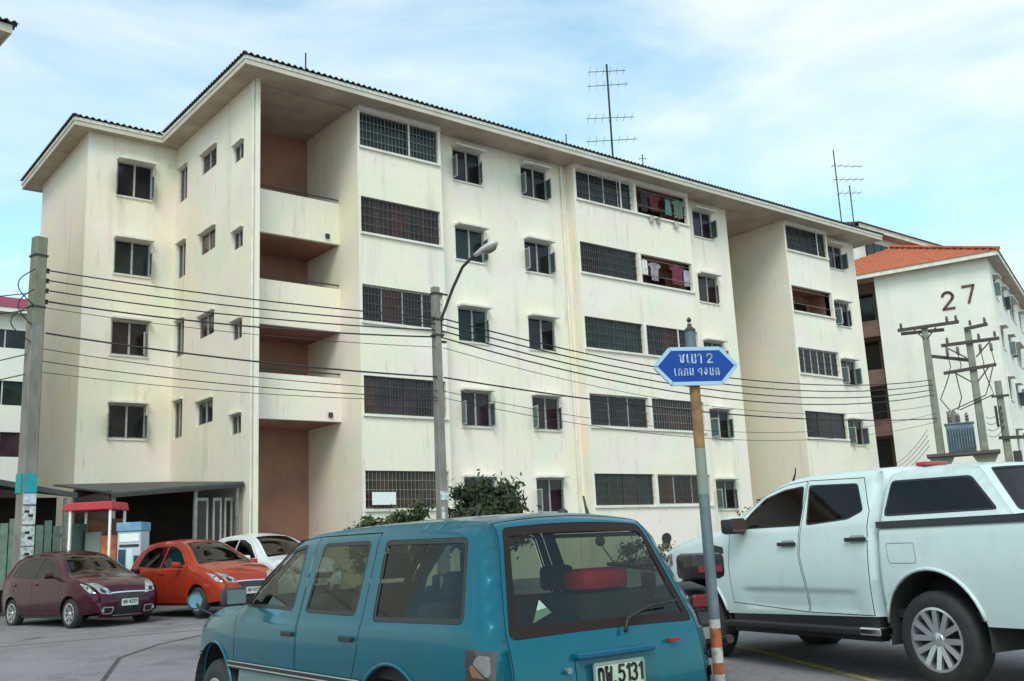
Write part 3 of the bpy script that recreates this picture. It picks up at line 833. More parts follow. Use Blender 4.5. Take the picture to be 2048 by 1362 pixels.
# ---------------------------------------------------------------- street lamp on its pole
SLP = (13.61, 19.77)
gz = ground_z(*SLP)
lamp = thing('street_lamp', 'street lamp on a slim concrete pole in front of the apartment block', 'street lamp', (SLP[0], SLP[1], gz))
sq_pole(MB(), 0, 0, -.2, 7.85-gz, .24, .175, .02).build('shaft', CONC, lamp)
arm = [(.10, -.04, 6.55), (.11, -.05, 7.01), (.22, -.45, 7.75), (.32, -.75, 8.23), (.42, -1.0, 8.42), (.52, -1.22, 8.53)]
MB().tube([(x, y, z-gz) for x, y, z in arm], .038, 8).build('lamp_arm', DARKM, lamp, smooth=True)
for z in (6.6, 7.0, 7.66):
    MB().box(-.11, .16, -.11, .11, z-gz, z-gz+.045).build('clamp_band', DARKM, lamp)
MB().box(.09, .36, -.03, .02, 7.68-gz, 7.72-gz).build('bracket', DARKM, lamp)
MB().box(.09, .26, -.06, .02, 6.45-gz, 6.5-gz).build('bracket', DARKM, lamp)
# cobra head along the arm direction
hd_ = MB()
a0, a1 = Vector((.45, -1.08, 8.46-gz)), Vector((.74, -1.68, 8.70-gz))
dv = (a1-a0).normalized(); sd = dv.cross(Vector((0, 0, 1))).normalized(); up = sd.cross(dv)
rings = [(0, .045, .045), (.12, .075, .06), (.28, .13, .085), (.48, .15, .095), (.62, .12, .075), (.69, .05, .03)]
def head(mb, top, scale=1.0, drop=0.0):
    k0 = len(mb.v)
    n = 14
    for (t, w, h) in rings:
        for j in range(n):
            an = 2*PI*j/n
            p = a0+dv*t+sd*math.cos(an)*w*scale+up*(math.sin(an)*h*scale-drop)
            mb.v.append(tuple(p))
    for i in range(len(rings)-1):
        for j in range(n):
            a = k0+i*n+j; b = k0+i*n+(j+1) % n
            mb.f.append((a, b, b+n, a+n))
    mb.f.append(tuple(k0+n-1-j for j in range(n))); e = k0+(len(rings)-1)*n
    mb.f.append(tuple(e+j for j in range(n)))
    return mb
head(hd_, True).build('lamp_head', mat('lamp_housing', (.55, .53, .50), .5, .2), lamp, smooth='all')
le = MB()
for i in range(8):
    for j in range(12):
        pass
lens = MB(); n = 14; k0 = 0
for (t, w, h) in [(.26, .10, 0), (.34, .115, .07), (.46, .12, .09), (.56, .10, .07), (.62, .07, 0)]:
    for j in range(n):
        an = PI+PI*j/(n-1)
        lens.v.append(tuple(a0+dv*t+sd*math.cos(an)*w+up*(math.sin(an)*(h+.02)-.055)))
for i in range(4):
    for j in range(n-1):
        a = i*n+j
        lens.f.append((a, a+1, a+n+1, a+n))
lens.build('lamp_lens', mat('lamp_bowl', (.22, .18, .16), .25), lamp, smooth='all')
MB().box(-.09, .0, -.13, -.12, 2.1-gz, 2.45-gz).build('notice', PAPER, lamp)
for z in (1.6, 1.95, 2.6):
    MB().box(-.115, .115, -.124, -.117, z-gz, z-gz+.22).build('notice', PAPER, lamp)

# ---------------------------------------------------------------- transformer station on two poles
T1, T2 = (39.35, 20.99), (40.09, 19.54)
dd = Vector((T2[0]-T1[0], T2[1]-T1[1], 0)); span = dd.length
st = thing('transformer_station', 'twin pole transformer stand with crossarms in front of the number 27 building', 'transformer', (T1[0], T1[1], 0), math.atan2(dd.y, dd.x))
GRNC = mat('mossy_concrete', (.27, .28, .21), .9, col2=(.18, .20, .15), nscale=3)
sq_pole(MB(), 0, 0, 0, 9.75, .36, .26).build('pole', GRNC, st)
sq_pole(MB(), span, 0, 0, 9.35, .36, .26).build('pole', GRNC, st)
ARM = mat('crossarm_wood', (.075, .06, .05), .8, col2=(.05, .045, .04), nscale=6)
def armpart(x0, x1, z0, z1, y=-.2):
    MB().bar((x0, y, z0), (x1, y, z1), .11, .13).build('crossarm', ARM, st)
armpart(-1.05, 1.35, 9.68, 9.74)
armpart(-.95, .75, 9.60, 9.56, .22)
armpart(.55, 2.75, 8.82, 8.86)
armpart(.5, 2.5, 7.66, 7.80)
armpart(1.5, 2.4, 9.40, 9.50)
armpart(.1, 1.55, 8.47, 8.12, .02)
PORC = mat('porcelain', (.14, .10, .09), .3)
for (x_, z_) in ((-.9, 9.75), (.9, 9.8), (1.25, 9.8), (1.75, 9.52), (2.3, 9.56), (.8, 8.9), (2.0, 8.92), (2.6, 8.94)):
    MB().lathe([(.02, 0), (.07, .02), (.04, .06), (.07, .10), (.04, .14), (.06, .18), (.02, .24)], 10, 'z', (x_, -.2, z_)).build('insulator', PORC, st, smooth=True)
for (a, c) in (((.7, -.2, 8.75), (1.45, -.16, 8.2)), ((2.4, -.2, 8.78), (1.8, -.16, 8.2)), ((.9, -.2, 7.65), (1.5, -.16, 7.2)), ((2.2, -.2, 7.72), (1.75, -.16, 7.2)), ((-.4, -.2, 9.62), (-.05, -.15, 9.2)), ((.45, -.2, 9.62), (.06, -.15, 9.2))):
    MB().bar(a, c, .035, .05).build('brace', ARM, st)
for x_ in (.75, 1.15, 2.0, 2.4):
    MB().lathe([(.03, 0), (.06, .04), (.06, .32), (.03, .36)], 10, 'z', (x_, -.22, 8.35)).build('fuse_cutout', PORC, st, smooth=True)
    MB().tube([(x_, -.22, 8.35), (x_+.05, -.24, 7.9), (x_-.02, -.24, 7.75)], .018, 5).build('jumper', CABLE, st)
for (x_, dx) in ((.75, -.5), (.95, .1), (2.0, .25), (2.35, -.4)):
    MB().tube([(x_, -.22, 7.7), (x_+dx*.5, -.26, 7.1), (x_+dx, -.22, 6.6), (.8+dx*.5, -.15, 6.1)], .022, 5).build('jumper', CABLE, st)
MB().box(-.55, span+.55, -.55, .55, 4.25, 4.37).build('platform', mat('platform_wood', (.10, .08, .08), .85), st)
for x_ in (0, span):
    MB().prism([(x_-.5, 4.24), (x_+.5, 4.24), (x_+.2, 3.7), (x_-.2, 3.7)], -.30, -.20, 'y').build('support', GRNC, st)
TB = mat('transformer_paint', (.17, .23, .27), .6, col2=(.11, .15, .18), nscale=3)
trf = thing('transformer', 'blue grey transformer tank standing on the pole platform', 'transformer', (T1[0]+dd.x*.5, T1[1]+dd.y*.5, 4.37), math.atan2(dd.y, dd.x))
MB().box(-.52, .52, -.36, .36, .02, 1.15).build('tank', TB, trf, bevel=.03)
for i in range(11):
    MB().box(-.5+i*.1, -.47+i*.1, -.50, -.362, .12, 1.0).build('cooling_fin', TB, trf)
MB().box(-.56, .56, -.40, .40, 1.152, 1.20).build('lid', TB, trf)
for i in range(3):
    MB().lathe([(.05, 0), (.09, .03), (.05, .09), (.085, .15), (.05, .21), (.08, .27), (.03, .42)], 10, 'z', (-.32+i*.32, -.05, 1.2)).build('bushing', PORC, trf, smooth=True)
MB().box(-.42, -.06, .1, .3, 1.2, 1.75).build('conservator', GREYM, trf)
for x_ in (-.4, .4):
    MB().box(x_-.08, x_+.08, -.3, .3, .0, .018).build('foot', DARKM, trf)

fp = thing('utility_pole', 'slim dark utility pole with equipment right of the transformer stand', 'pole', (43.53, 20.22, 0), R(-60))
sq_pole(MB(), 0, 0, 0, 7.58, .34, .26).build('shaft', GRNC, fp)
MB().box(-.28, -.19, -.14, .14, 5.6, 6.5).build('equipment_box', DARKM, fp)
MB().box(.2, .5, -.2, .2, 4.0, 4.5).build('equipment_box', DARKM, fp)
MB().bar((-.3, -.2, 5.1), (2.2, -.2, 5.0), .10, .14).build('crossarm', ARM, fp)
MB().bar((-.35, -.2, 6.9), (.35, -.2, 6.9), .08, .1).build('crossarm', ARM, fp)
for i in range(4):
    MB().lathe([(.02, 0), (.06, .03), (.03, .06), (.06, .09), (.02, .12)], 8, 'z', (-.05, -.25, 5.5+i*.28)).build('insulator', PORC, fp, smooth=True)

# ---------------------------------------------------------------- overhead cables
def catenary(a, c, sag, n=18):
    a, c = Vector(a), Vector(c)
    return [a.lerp(c, i/n)-Vector((0, 0, sag*4*(i/n)*(1-i/n))) for i in range(n+1)]
def cable(a, c, sag, r, label, extra=()):
    pts = catenary(a, c, sag)
    o = MB().tube(pts, r*.8, 6).build('overhead_cable', CABLE, smooth='all', label=label, cat='cable', group='overhead cables between the poles')
    return o
lab = ['topmost', 'second', 'third', 'fourth']
px0 = LP[0]+.25
for i, (za, zb_, zc) in enumerate(((7.37, 7.05, 7.44), (7.16, 6.89, 7.24), (6.95, 6.73, 7.03), (6.72, 6.56, 6.82))):
    cable((px0, LP[1], PZ(za)), (SLP[0]-.1, SLP[1]-.10, zb_), .10+.02*i, .020 if i < 3 else .024, lab[i]+' of the thick black cables from the left pole to the lamp pole')
    cable((SLP[0]+.1, SLP[1]-.10, zb_), (39.2, 20.9, zc), .78+.05*i, .022, lab[i]+' of the black cables from the lamp pole to the transformer stand')
cable((px0-.05, LP[1]-.2, PZ(6.03)), (SLP[0]-.1, SLP[1]-.12, 5.56), .12, .026, 'heavy low cable from the left pole across the lower windows to the lamp pole')
cable((SLP[0]+.1, SLP[1]-.12, 5.56), (39.2, 20.9, 5.83), .42, .024, 'heavy low cable from the lamp pole to the transformer stand')
for i, (za, zb_, rr) in enumerate(((6.55, 6.30, .010), (5.71, 5.22, .012), (5.46, 5.05, .014), (5.24, 4.98, .010))):
    cable((px0-.08, LP[1]-.18, PZ(za)), (SLP[0]-.1, SLP[1]-.12, zb_), .14, rr, ['thin wire just under the thick cables left of the lamp pole', 'thin wire just below the heavy low cable left of the lamp pole', 'thin sagging wire, second below the heavy low cable on the left', 'lowest thin wire between the left pole and the lamp pole'][i])
    if i in (0, 1, 2):
        cable((SLP[0]+.1, SLP[1]-.12, zb_), (39.2, 20.9, 6.4-.35*i), .9, .010, ['thin wire just under the four cables right of the lamp pole', 'thin wire just above the heavy low cable right of the lamp pole', 'thin wire just below the heavy low cable right of the lamp pole'][i])
for i in range(4):
    cable((T1[0]-.3, T1[1]+.3, 4.75+.22*i), (49.4, 28.9, 4.3+.2*i), .15, .014, ['lowest', 'second', 'third', 'highest'][i]+' of the short cables from the transformer platform to the number 27 wall')
for i in range(4):
    cable((T2[0]+.3, T2[1]-.1, 5.0+.25*i), (43.4, 20.2, 5.55+.28*i), .2, .016, ['lowest', 'second', 'third', 'highest'][i]+' of the short cables between transformer stand and right pole')
for i, (za, ex, ey, ez, sg) in enumerate(((6.85, -14, 24, 6.4, .9), (6.5, -14, 23.5, 6.0, 1.0), (5.6, -3.0, 18.5, 3.0, .1), (5.2, -3.5, 18.3, 2.7, .1))):
    cable((LP[0]-.18, LP[1], PZ(za)), (ex, ey, ez), sg, .016, ['upper cable leaving the left pole out of the picture', 'second cable leaving the left pole out of the picture', 'upper of two slanting drop wires left of the pole', 'lower of two slanting drop wires left of the pole'][i])

# ---------------------------------------------------------------- street name sign
SG = (5.305, 4.555)
gz = ground_z(*SG)
sdv = Vector((.52, -.30, 0)).normalized()
sgn = thing('street_sign', 'blue pointed street name sign on a rusty striped steel post', 'sign', (SG[0], SG[1], gz), math.atan2(sdv.y, sdv.x))
RUST = mat('post_rust', (.34, .20, .07), .8, col2=(.20, .10, .05), nscale=7, bump=.2)
PGRY = mat('post_grey', (.16, .20, .22), .6, .2, col2=(.10, .13, .15), nscale=7)
PORA = mat('post_orange', (.42, .11, .03), .8, col2=(.14, .05, .03), nscale=11, nlo=.45, nhi=.68)
PWHT = mat('post_white', (.48, .46, .43), .8, col2=(.17, .15, .13), nscale=13, nlo=.45, nhi=.68)
PTEAL = mat('post_faded_green', (.20, .26, .24), .7, col2=(.26, .24, .15), nscale=6)
segs = [('post_foot', -.1, .42, PORA), ('post_band', .42, .53, PWHT), ('post_band', .53, .60, PORA), ('post_band', .60, .70, PWHT), ('post_band', .70, .82, PORA), ('post_band', .82, .88, PWHT),
        ('post', .88, 1.70, PGRY), ('post', 1.70, 2.02, PTEAL), ('post', 2.02, 2.46, RUST), ('post', 2.46, 2.84, PGRY)]
for nm, z0, z1, mt in segs:
    MB().lathe([(.037, z0-gz+.001), (.037, z1-gz-.001)], 20, 'z').build(nm, mt, sgn, smooth=True)
MB().lathe([(.040, 0), (.040, .015), (.016, .04), (.014, .06)], 14, 'z', (0, 0, 2.84-gz)).build('post_cap', DARKM, sgn, smooth=True)
MB().lathe([(.010, 0), (.018, .015), (.008, .035)], 10, 'z', (0, 0, 2.91-gz)).build('finial', DARKM, sgn, smooth=True)
SBL = mat('sign_blue', (.006, .045, .25), .55, col2=(.010, .065, .30), nscale=7, spec=.2)
z0, z1, hw = 2.46-gz, 2.705-gz, .296
hexo = [(-hw, (z0+z1)/2), (-hw+.115, z0), (hw-.115, z0), (hw, (z0+z1)/2), (hw-.115, z1), (-hw+.115, z1)]
MB().prism(hexo, -.066, -.052, 'y').build('sign_panel', SBL, sgn)
rim = MB(); ins = [(x*.955, (z-(z0+z1)/2)*.88+(z0+z1)/2) for x, z in hexo]
for i in range(6):
    a, c = hexo[i], hexo[(i+1) % 6]
    rim.bar((a[0], -.062, a[1]), (c[0], -.062, c[1]), .026, .014, up=(0, 1, 0))
rim.build('sign_rim', mat('sign_rim', (.36, .50, .62), .4, .3), sgn)
MB().prism([(x*1.012, z-.012) for x, z in hexo], -.05, -.044, 'y').build('sign_back', DARKM, sgn)
SWH = mat('sign_letters', (.55, .62, .72), .5, col2=(.16, .26, .46), nscale=60, nlo=.4, nhi=.65)
ln, wd = text_lines(['so', 'sara_e', 'bo', 'aa', ' ', '2'], .062)
b = strokes(ln, .010, .004); b.v = [(p[0]-wd/2+.0, -.069+p[1], p[2]+z0+.145) for p in b.v]; b.build('lettering', SWH, sgn)
ln, wd = text_lines(['sara_e', 'do', 'kho', 'no', ' ', 'wo', 'ngo', 'bo', 'do'], .050)
b = strokes(ln, .008, .004); b.v = [(p[0]-wd/2, -.069+p[1], p[2]+z0+.058) for p in b.v]; b.build('lettering', SWH, sgn)
for z in (2.50, 2.66):
    MB().box(-.06, .06, -.051, .052, z-gz-.012, z-gz+.012).build('clamp_band', GREYM, sgn)

# ---------------------------------------------------------------- booth, vending machine, shelters
bx_ = Vector((.89, -.71, 0)).normalized()
BP = (6.35, 24.6); gz = ground_z(*BP)
booth = thing('phone_booth', 'open booth with a red roof and white posts behind the burgundy car', 'booth', (BP[0], BP[1], gz), math.atan2(bx_.y, bx_.x))
REDR = mat('booth_red', (.55, .03, .04), .5, col2=(.42, .03, .04), nscale=5)
MB().prism([(-.02, 2.38), (1.16, 2.38), (1.12, 2.56), (.10, 2.56)], -.02, 1.0, 'y').build('roof', REDR, booth, bevel=.015)
for (x_, y_) in ((.16, .06), (1.08, .06), (.16, .92), (1.08, .92)):
    MB().box(x_-.025, x_+.025, y_-.025, y_+.025, 0, 2.378).build('post', WHITEP, booth)
MB().box(.20, 1.04, .93, .95, .3, 2.2).build('back_panel', mat('booth_panel', (.16, .06, .035), .7, col2=(.24, .09, .04), nscale=5), booth)
MB().box(.186, .20, .10, .88, .4, 2.1).build('side_pane', mat('booth_green', (.10, .17, .15), .3), booth)
MB().box(.25, .62, .70, .92, .8, 1.9).build('cabinet', mat('booth_cabinet', (.22, .27, .24), .6), booth)
MB().box(.66, 1.03, .62, .92, .3, 1.80).build('orange_cabinet', mat('booth_orange', (.42, .075, .03), .6, col2=(.55, .2, .05), nscale=6), booth)
MB().box(.1, 1.14, .0, .98, .0, .06).build('base', CONC, booth)
VP_ = (7.42, 24.0); gz = ground_z(*VP_)
vend = thing('vending_machine', 'blue and white water vending machine right of the red roofed booth', 'vending machine', (VP_[0], VP_[1], gz), math.atan2(bx_.y, bx_.x))
VW = mat('vend_white', (.50, .56, .60), .5, col2=(.45, .52, .58), nscale=8)
VB = mat('vend_blue', (.10, .25, .45), .5, col2=(.2, .36, .5), nscale=6)
MB().box(0, .54, 0, .55, .05, 1.86).build('body', VW, vend, bevel=.01)
MB().box(-.02, .56, -.04, .57, 1.862, 2.06).build('header', VB, vend, bevel=.01)
MB().box(.03, .20, -.012, -.002, .75, 1.45).build('dispenser', mat('vend_navy', (.03, .06, .10), .4), vend)
MB().box(.23, .36, -.012, -.002, .55, 1.45).build('panel', mat('vend_pale', (.6, .75, .8), .4), vend)
MB().box(.39, .52, -.012, -.002, .9, 1.3).build('keypad', DARKM, vend)
MB().box(.05, .5, -.012, -.002, 1.5, 1.56).build('strip', DARKM, vend)
MB().box(.05, .5, -.012, -.002, 1.62, 1.80).build('sticker', WHITEP, vend)
MB().box(.03, .51, -.01, .5, 0, .048).build('plinth', DARKM, vend)

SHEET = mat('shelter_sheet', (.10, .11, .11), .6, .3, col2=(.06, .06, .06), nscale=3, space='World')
sh = thing('shelter', 'dark lean-to shelter in the corner between end wall and left wing', 'shelter', (0, 0, 0))
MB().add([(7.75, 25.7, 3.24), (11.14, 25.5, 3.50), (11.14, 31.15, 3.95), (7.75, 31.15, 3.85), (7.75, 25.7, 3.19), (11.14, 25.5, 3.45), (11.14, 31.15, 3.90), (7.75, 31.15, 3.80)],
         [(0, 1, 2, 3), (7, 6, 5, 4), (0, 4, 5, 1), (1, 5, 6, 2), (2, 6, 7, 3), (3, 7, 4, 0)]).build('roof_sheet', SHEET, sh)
MB().bar((7.75, 25.66, 3.14), (11.14, 25.46, 3.40), .05, .09).build('front_beam', DARKM, sh)
for (x_, y_) in ((7.85, 25.8), (9.9, 25.7), (11.0, 25.6)):
    MB().box(x_-.04, x_+.04, y_-.04, y_+.04, .3, 3.2+(x_-7.75)*.07).build('post', GREYM, sh)
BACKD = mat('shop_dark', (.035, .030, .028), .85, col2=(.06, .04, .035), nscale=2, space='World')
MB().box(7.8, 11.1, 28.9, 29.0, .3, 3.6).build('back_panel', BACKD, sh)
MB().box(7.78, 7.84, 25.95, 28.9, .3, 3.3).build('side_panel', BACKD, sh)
shop = thing('shop_front', 'dark shop front with pale door frames under the lean-to shelter', 'shop front', (0, 0, 0))
for (a, c) in ((9.95, 10.35), (10.48, 10.72), (10.80, 11.02)):
    fr = MB()
    y_ = 25.95
    fr.box(a, a+.05, y_, y_+.05, .42, 3.1).box(c-.05, c, y_, y_+.05, .42, 3.1).box(a+.05, c-.05, y_, y_+.05, 3.02, 3.1).box(a+.05, c-.05, y_, y_+.05, 1.9, 1.95)
    fr.build('door_frame', ALU, shop)
    MB().box(a+.052, c-.052, y_+.02, y_+.03, .42, 1.895).build('door_leaf', BACKD, shop)
    MB().box(a+.052, c-.052, y_+.02, y_+.03, 1.955, 3.015).build('door_pane', PANES[0], shop)
for i, (x_, z_, w_, cc) in enumerate(((8.2, 1.0, .5, (.12, .10, .10)), (8.9, 1.2, .4, (.18, .12, .05)), (9.4, .9, .35, (.05, .08, .10)))):
    MB().box(x_, x_+w_, 27.2, 27.7, .42, .42+z_).build('cupboard', mat('cupboard%d' % i, cc, .7), label=['brown tall cupboard in the shade under the shelter', 'ochre cupboard in the middle of the shade under the shelter', 'small dark blue cupboard under the shelter'][i], cat='cupboard')
sh2 = thing('shelter', 'low dark canopy left of the red roofed booth', 'shelter', (0, 0, 0))
MB().add([(4.2, 26.3, 3.80), (7.15, 26.4, 3.27), (7.6, 29.5, 3.5), (4.2, 29.5, 3.9), (4.2, 26.3, 3.65), (7.15, 26.4, 3.15), (7.6, 29.5, 3.4), (4.2, 29.5, 3.8)],
         [(0, 1, 2, 3), (7, 6, 5, 4), (0, 4, 5, 1), (1, 5, 6, 2), (2, 6, 7, 3), (3, 7, 4, 0)]).build('roof_sheet', SHEET, sh2)
for (x_, y_) in ((6.9, 26.5), (4.5, 26.5)):
    MB().box(x_-.04, x_+.04, y_-.04, y_+.04, .3, 3.15).build('post', GREYM, sh2)
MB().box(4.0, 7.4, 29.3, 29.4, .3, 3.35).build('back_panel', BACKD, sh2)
GRS = mat('pale_green_sheet', (.20, .28, .23), .7, col2=(.13, .19, .15), nscale=4)
fence = thing('fence', 'pale green sheet fence behind the utility pole', 'fence', (0, 0, 0))
for i in range(9):
    x_ = 5.1+i*.2
    MB().box(x_, x_+.17, 26.7+.03*(i % 2), 26.73+.03*(i % 2), 1.0 if i % 3 else .8, 2.6+.12*(i % 2)-.05*i*.3).build('slat', GRS if i != 4 else WHITEP, fence)
MB().box(5.0, 7.0, 26.78, 26.82, 1.0, 1.08).box(5.0, 7.0, 26.78, 26.82, 2.2, 2.28).build('rail', GREYM, fence)
# ---------------------------------------------------------------- roof antennas
def mast(x, y, z0, z1, arms, label, r=.025):
    t = thing('antenna', label, 'antenna', (x, y, z0))
    MB().tube([(0, 0, 0), (.02, 0, z1-z0)], r, 6).build('mast', DARKM, t)
    for (z, L, az, n, el) in arms:
        b = MB()
        d = Vector((math.cos(az), math.sin(az), 0)); s = Vector((-d.y, d.x, 0))
        c = Vector((0, 0, z-z0))
        b.tube([c-d*L*.5, c+d*L*.5], .014, 5)
        for i in range(n):
            p = c+d*L*(-.45+.9*i/max(1, n-1)); e = el*(1-.45*i/n)
            b.tube([p-s*e, p+s*e], .008, 4)
        b.build('yagi', DARKM, t)
    return t
CA = R(39)
mast(26.45, 25.87, 15.6, 20.2, [(19.9, 1.5, -.68, 6, .45), (19.3, 1.6, -.72, 6, .45), (17.9, 1.9, -.66, 7, .5), (16.95, 2.0, -.7, 7, .5)], 'tall lattice of aerials on the roof above the middle bay', .045)
mast(24.4, 26.3, 15.6, 16.9, [], 'short rod aerial left of the tall lattice of aerials')
mast(28.6, 26.3, 15.6, 17.0, [(16.8, .3, -.7, 2, .1)], 'short rod aerial right of the tall lattice of aerials')
mast(13.36, 26.2, 15.5, 17.0, [], 'lone short rod on the roof near the left corner')
mast(41.7, 25.7, 15.6, 19.9, [], 'tall bare mast on the far right roof end', .03)
mast(42.1, 25.3, 15.6, 18.0, [(19.0, 1.6, -.5, 5, .3), (18.3, 1.5, -.6, 5, .4), (17.6, 1.1, -.6, 4, .4)], 'branching aerial right of the tall bare mast', .03)

# ---------------------------------------------------------------- vehicles: body shells from charts
def inpoly(px, py, poly):
    x, y = np.asarray(px), np.asarray(py)
    c = np.zeros(x.shape, bool)
    n = len(poly)
    for i in range(n):
        x0, y0 = poly[i]; x1, y1 = poly[(i+1) % n]
        if y0 == y1: continue
        cr = ((y0 > y) != (y1 > y)) & (x < (x1-x0)*(y-y0)/(y1-y0)+x0)
        c ^= cr
    return c
def resamp(poly, sp, closed=True):
    out = []
    n = len(poly)
    for i in range(n if closed else n-1):
        a, c = poly[i], poly[(i+1) % n]
        k = max(1, int(round(math.hypot(c[0]-a[0], c[1]-a[1])/sp)))
        out += [(a[0]+(c[0]-a[0])*j/k, a[1]+(c[1]-a[1])*j/k) for j in range(k)]
    if not closed: out.append(poly[-1])
    return out
def rnd(poly, r, n=4):
    """round the corners of a polygon"""
    out = []
    m_ = len(poly)
    for i in range(m_):
        p, a, c = Vector(poly[i]), Vector(poly[i-1]), Vector(poly[(i+1) % m_])
        rr = min(r, (p-a).length*.45, (p-c).length*.45)
        q0, q1 = p+(a-p).normalized()*rr, p+(c-p).normalized()*rr
        for j in range(n+1):
            t = j/n
            q = q0*(1-t)**2+p*2*t*(1-t)+q1*t*t
            out.append((q.x, q.y))
    return out
def offpoly(poly, d):
    """move every edge outward by d (counter-clockwise or clockwise alike)"""
    n = len(poly)
    ar = sum(poly[i][0]*poly[(i+1) % n][1]-poly[(i+1) % n][0]*poly[i][1] for i in range(n))
    sg = 1 if ar > 0 else -1
    out = []
    for i in range(n):
        a, p, c = Vector(poly[i-1]), Vector(poly[i]), Vector(poly[(i+1) % n])
        d0, d1 = (p-a).normalized(), (c-p).normalized()
        n0, n1 = Vector((d0.y, -d0.x))*sg, Vector((d1.y, -d1.x))*sg
        mm = (n0+n1)
        if mm.length < 1e-6: mm = n0
        mm.normalize()
        k = max(.35, mm.dot(n0))
        q = p+mm*(d/k)
        out.append((q.x, q.y))
    return out
def catmull(pts, n=6):
    out = []
    P = [pts[0]]+list(pts)+[pts[-1]]
    for i in range(1, len(P)-2):
        p0, p1, p2, p3 = [np.array(P[i+k], float) for k in (-1, 0, 1, 2)]
        for j in range(n):
            t = j/n
            out.append(tuple(.5*(2*p1+(p2-p0)*t+(2*p0-5*p1+4*p2-p3)*t*t+(3*p1-p0-3*p2+p3)*t**3)))
    out.append(tuple(pts[-1]))
    return out

class Shell:
    VS = .75
    def __init__(s, top, wfun, r, inset, crown, smooth=5):
        s.top = np.array(catmull(top, smooth)) if smooth else np.array(top, float)
        s.wf, s.r, s.ins, s.cr = wfun, r, inset, crown
        seg = np.hypot(*(s.top[1:]-s.top[:-1]).T)
        s.S = np.concatenate([[0], np.cumsum(seg)])
        d = np.gradient(s.top, axis=0)
        d /= np.hypot(d[:, 0], d[:, 1])[:, None]
        s.N = np.stack([-d[:, 1], d[:, 0]], 1)     # outward for a path running front bottom -> over the roof -> rear bottom
        s.N *= -1 if s.N[len(s.N)//2][1] < 0 else 1
    def s_at(s, x, z):
        return float(s.S[np.argmin((s.top[:, 0]-x)**2+(s.top[:, 1]-z)**2)])
    def dist(s, x, z):
        P = np.stack([x, z], 1)
        best = np.full(len(P), 9.0)
        for a, c in zip(s.top[:-1], s.top[1:]):
            ab = c-a; L = ab@ab
            if L < 1e-12: continue
            t = np.clip(((P-a)@ab)/L, 0, 1)
            best = np.minimum(best, np.hypot(*(P-a-t[:, None]*ab).T))
        return best
    def Y(s, x, z):
        x, z = np.asarray(x, float), np.asarray(z, float)
        t = np.clip(1-s.dist(x, z)/s.r, 0, 1)
        return s.wf(x, z)-s.ins*(1-np.sqrt(np.maximum(0, 1-t*t)))
    def side(s, sg):
        return lambda u, v, off: np.stack([u, sg*(s.Y(u, v)+off), v], 1)
    def topm(s):
        def f(u, v, off):
            x = np.interp(u, s.S, s.top[:, 0]); z = np.interp(u, s.S, s.top[:, 1])
            nx = np.interp(u, s.S, s.N[:, 0]); nz = np.interp(u, s.S, s.N[:, 1])
            y = s.wf(x, z)-s.ins
            q = np.clip(v/s.VS, -1, 1)
            h = s.cr*(1-q*q)+off
            return np.stack([x+nx*h, q*y, z+nz*h], 1)
        return f

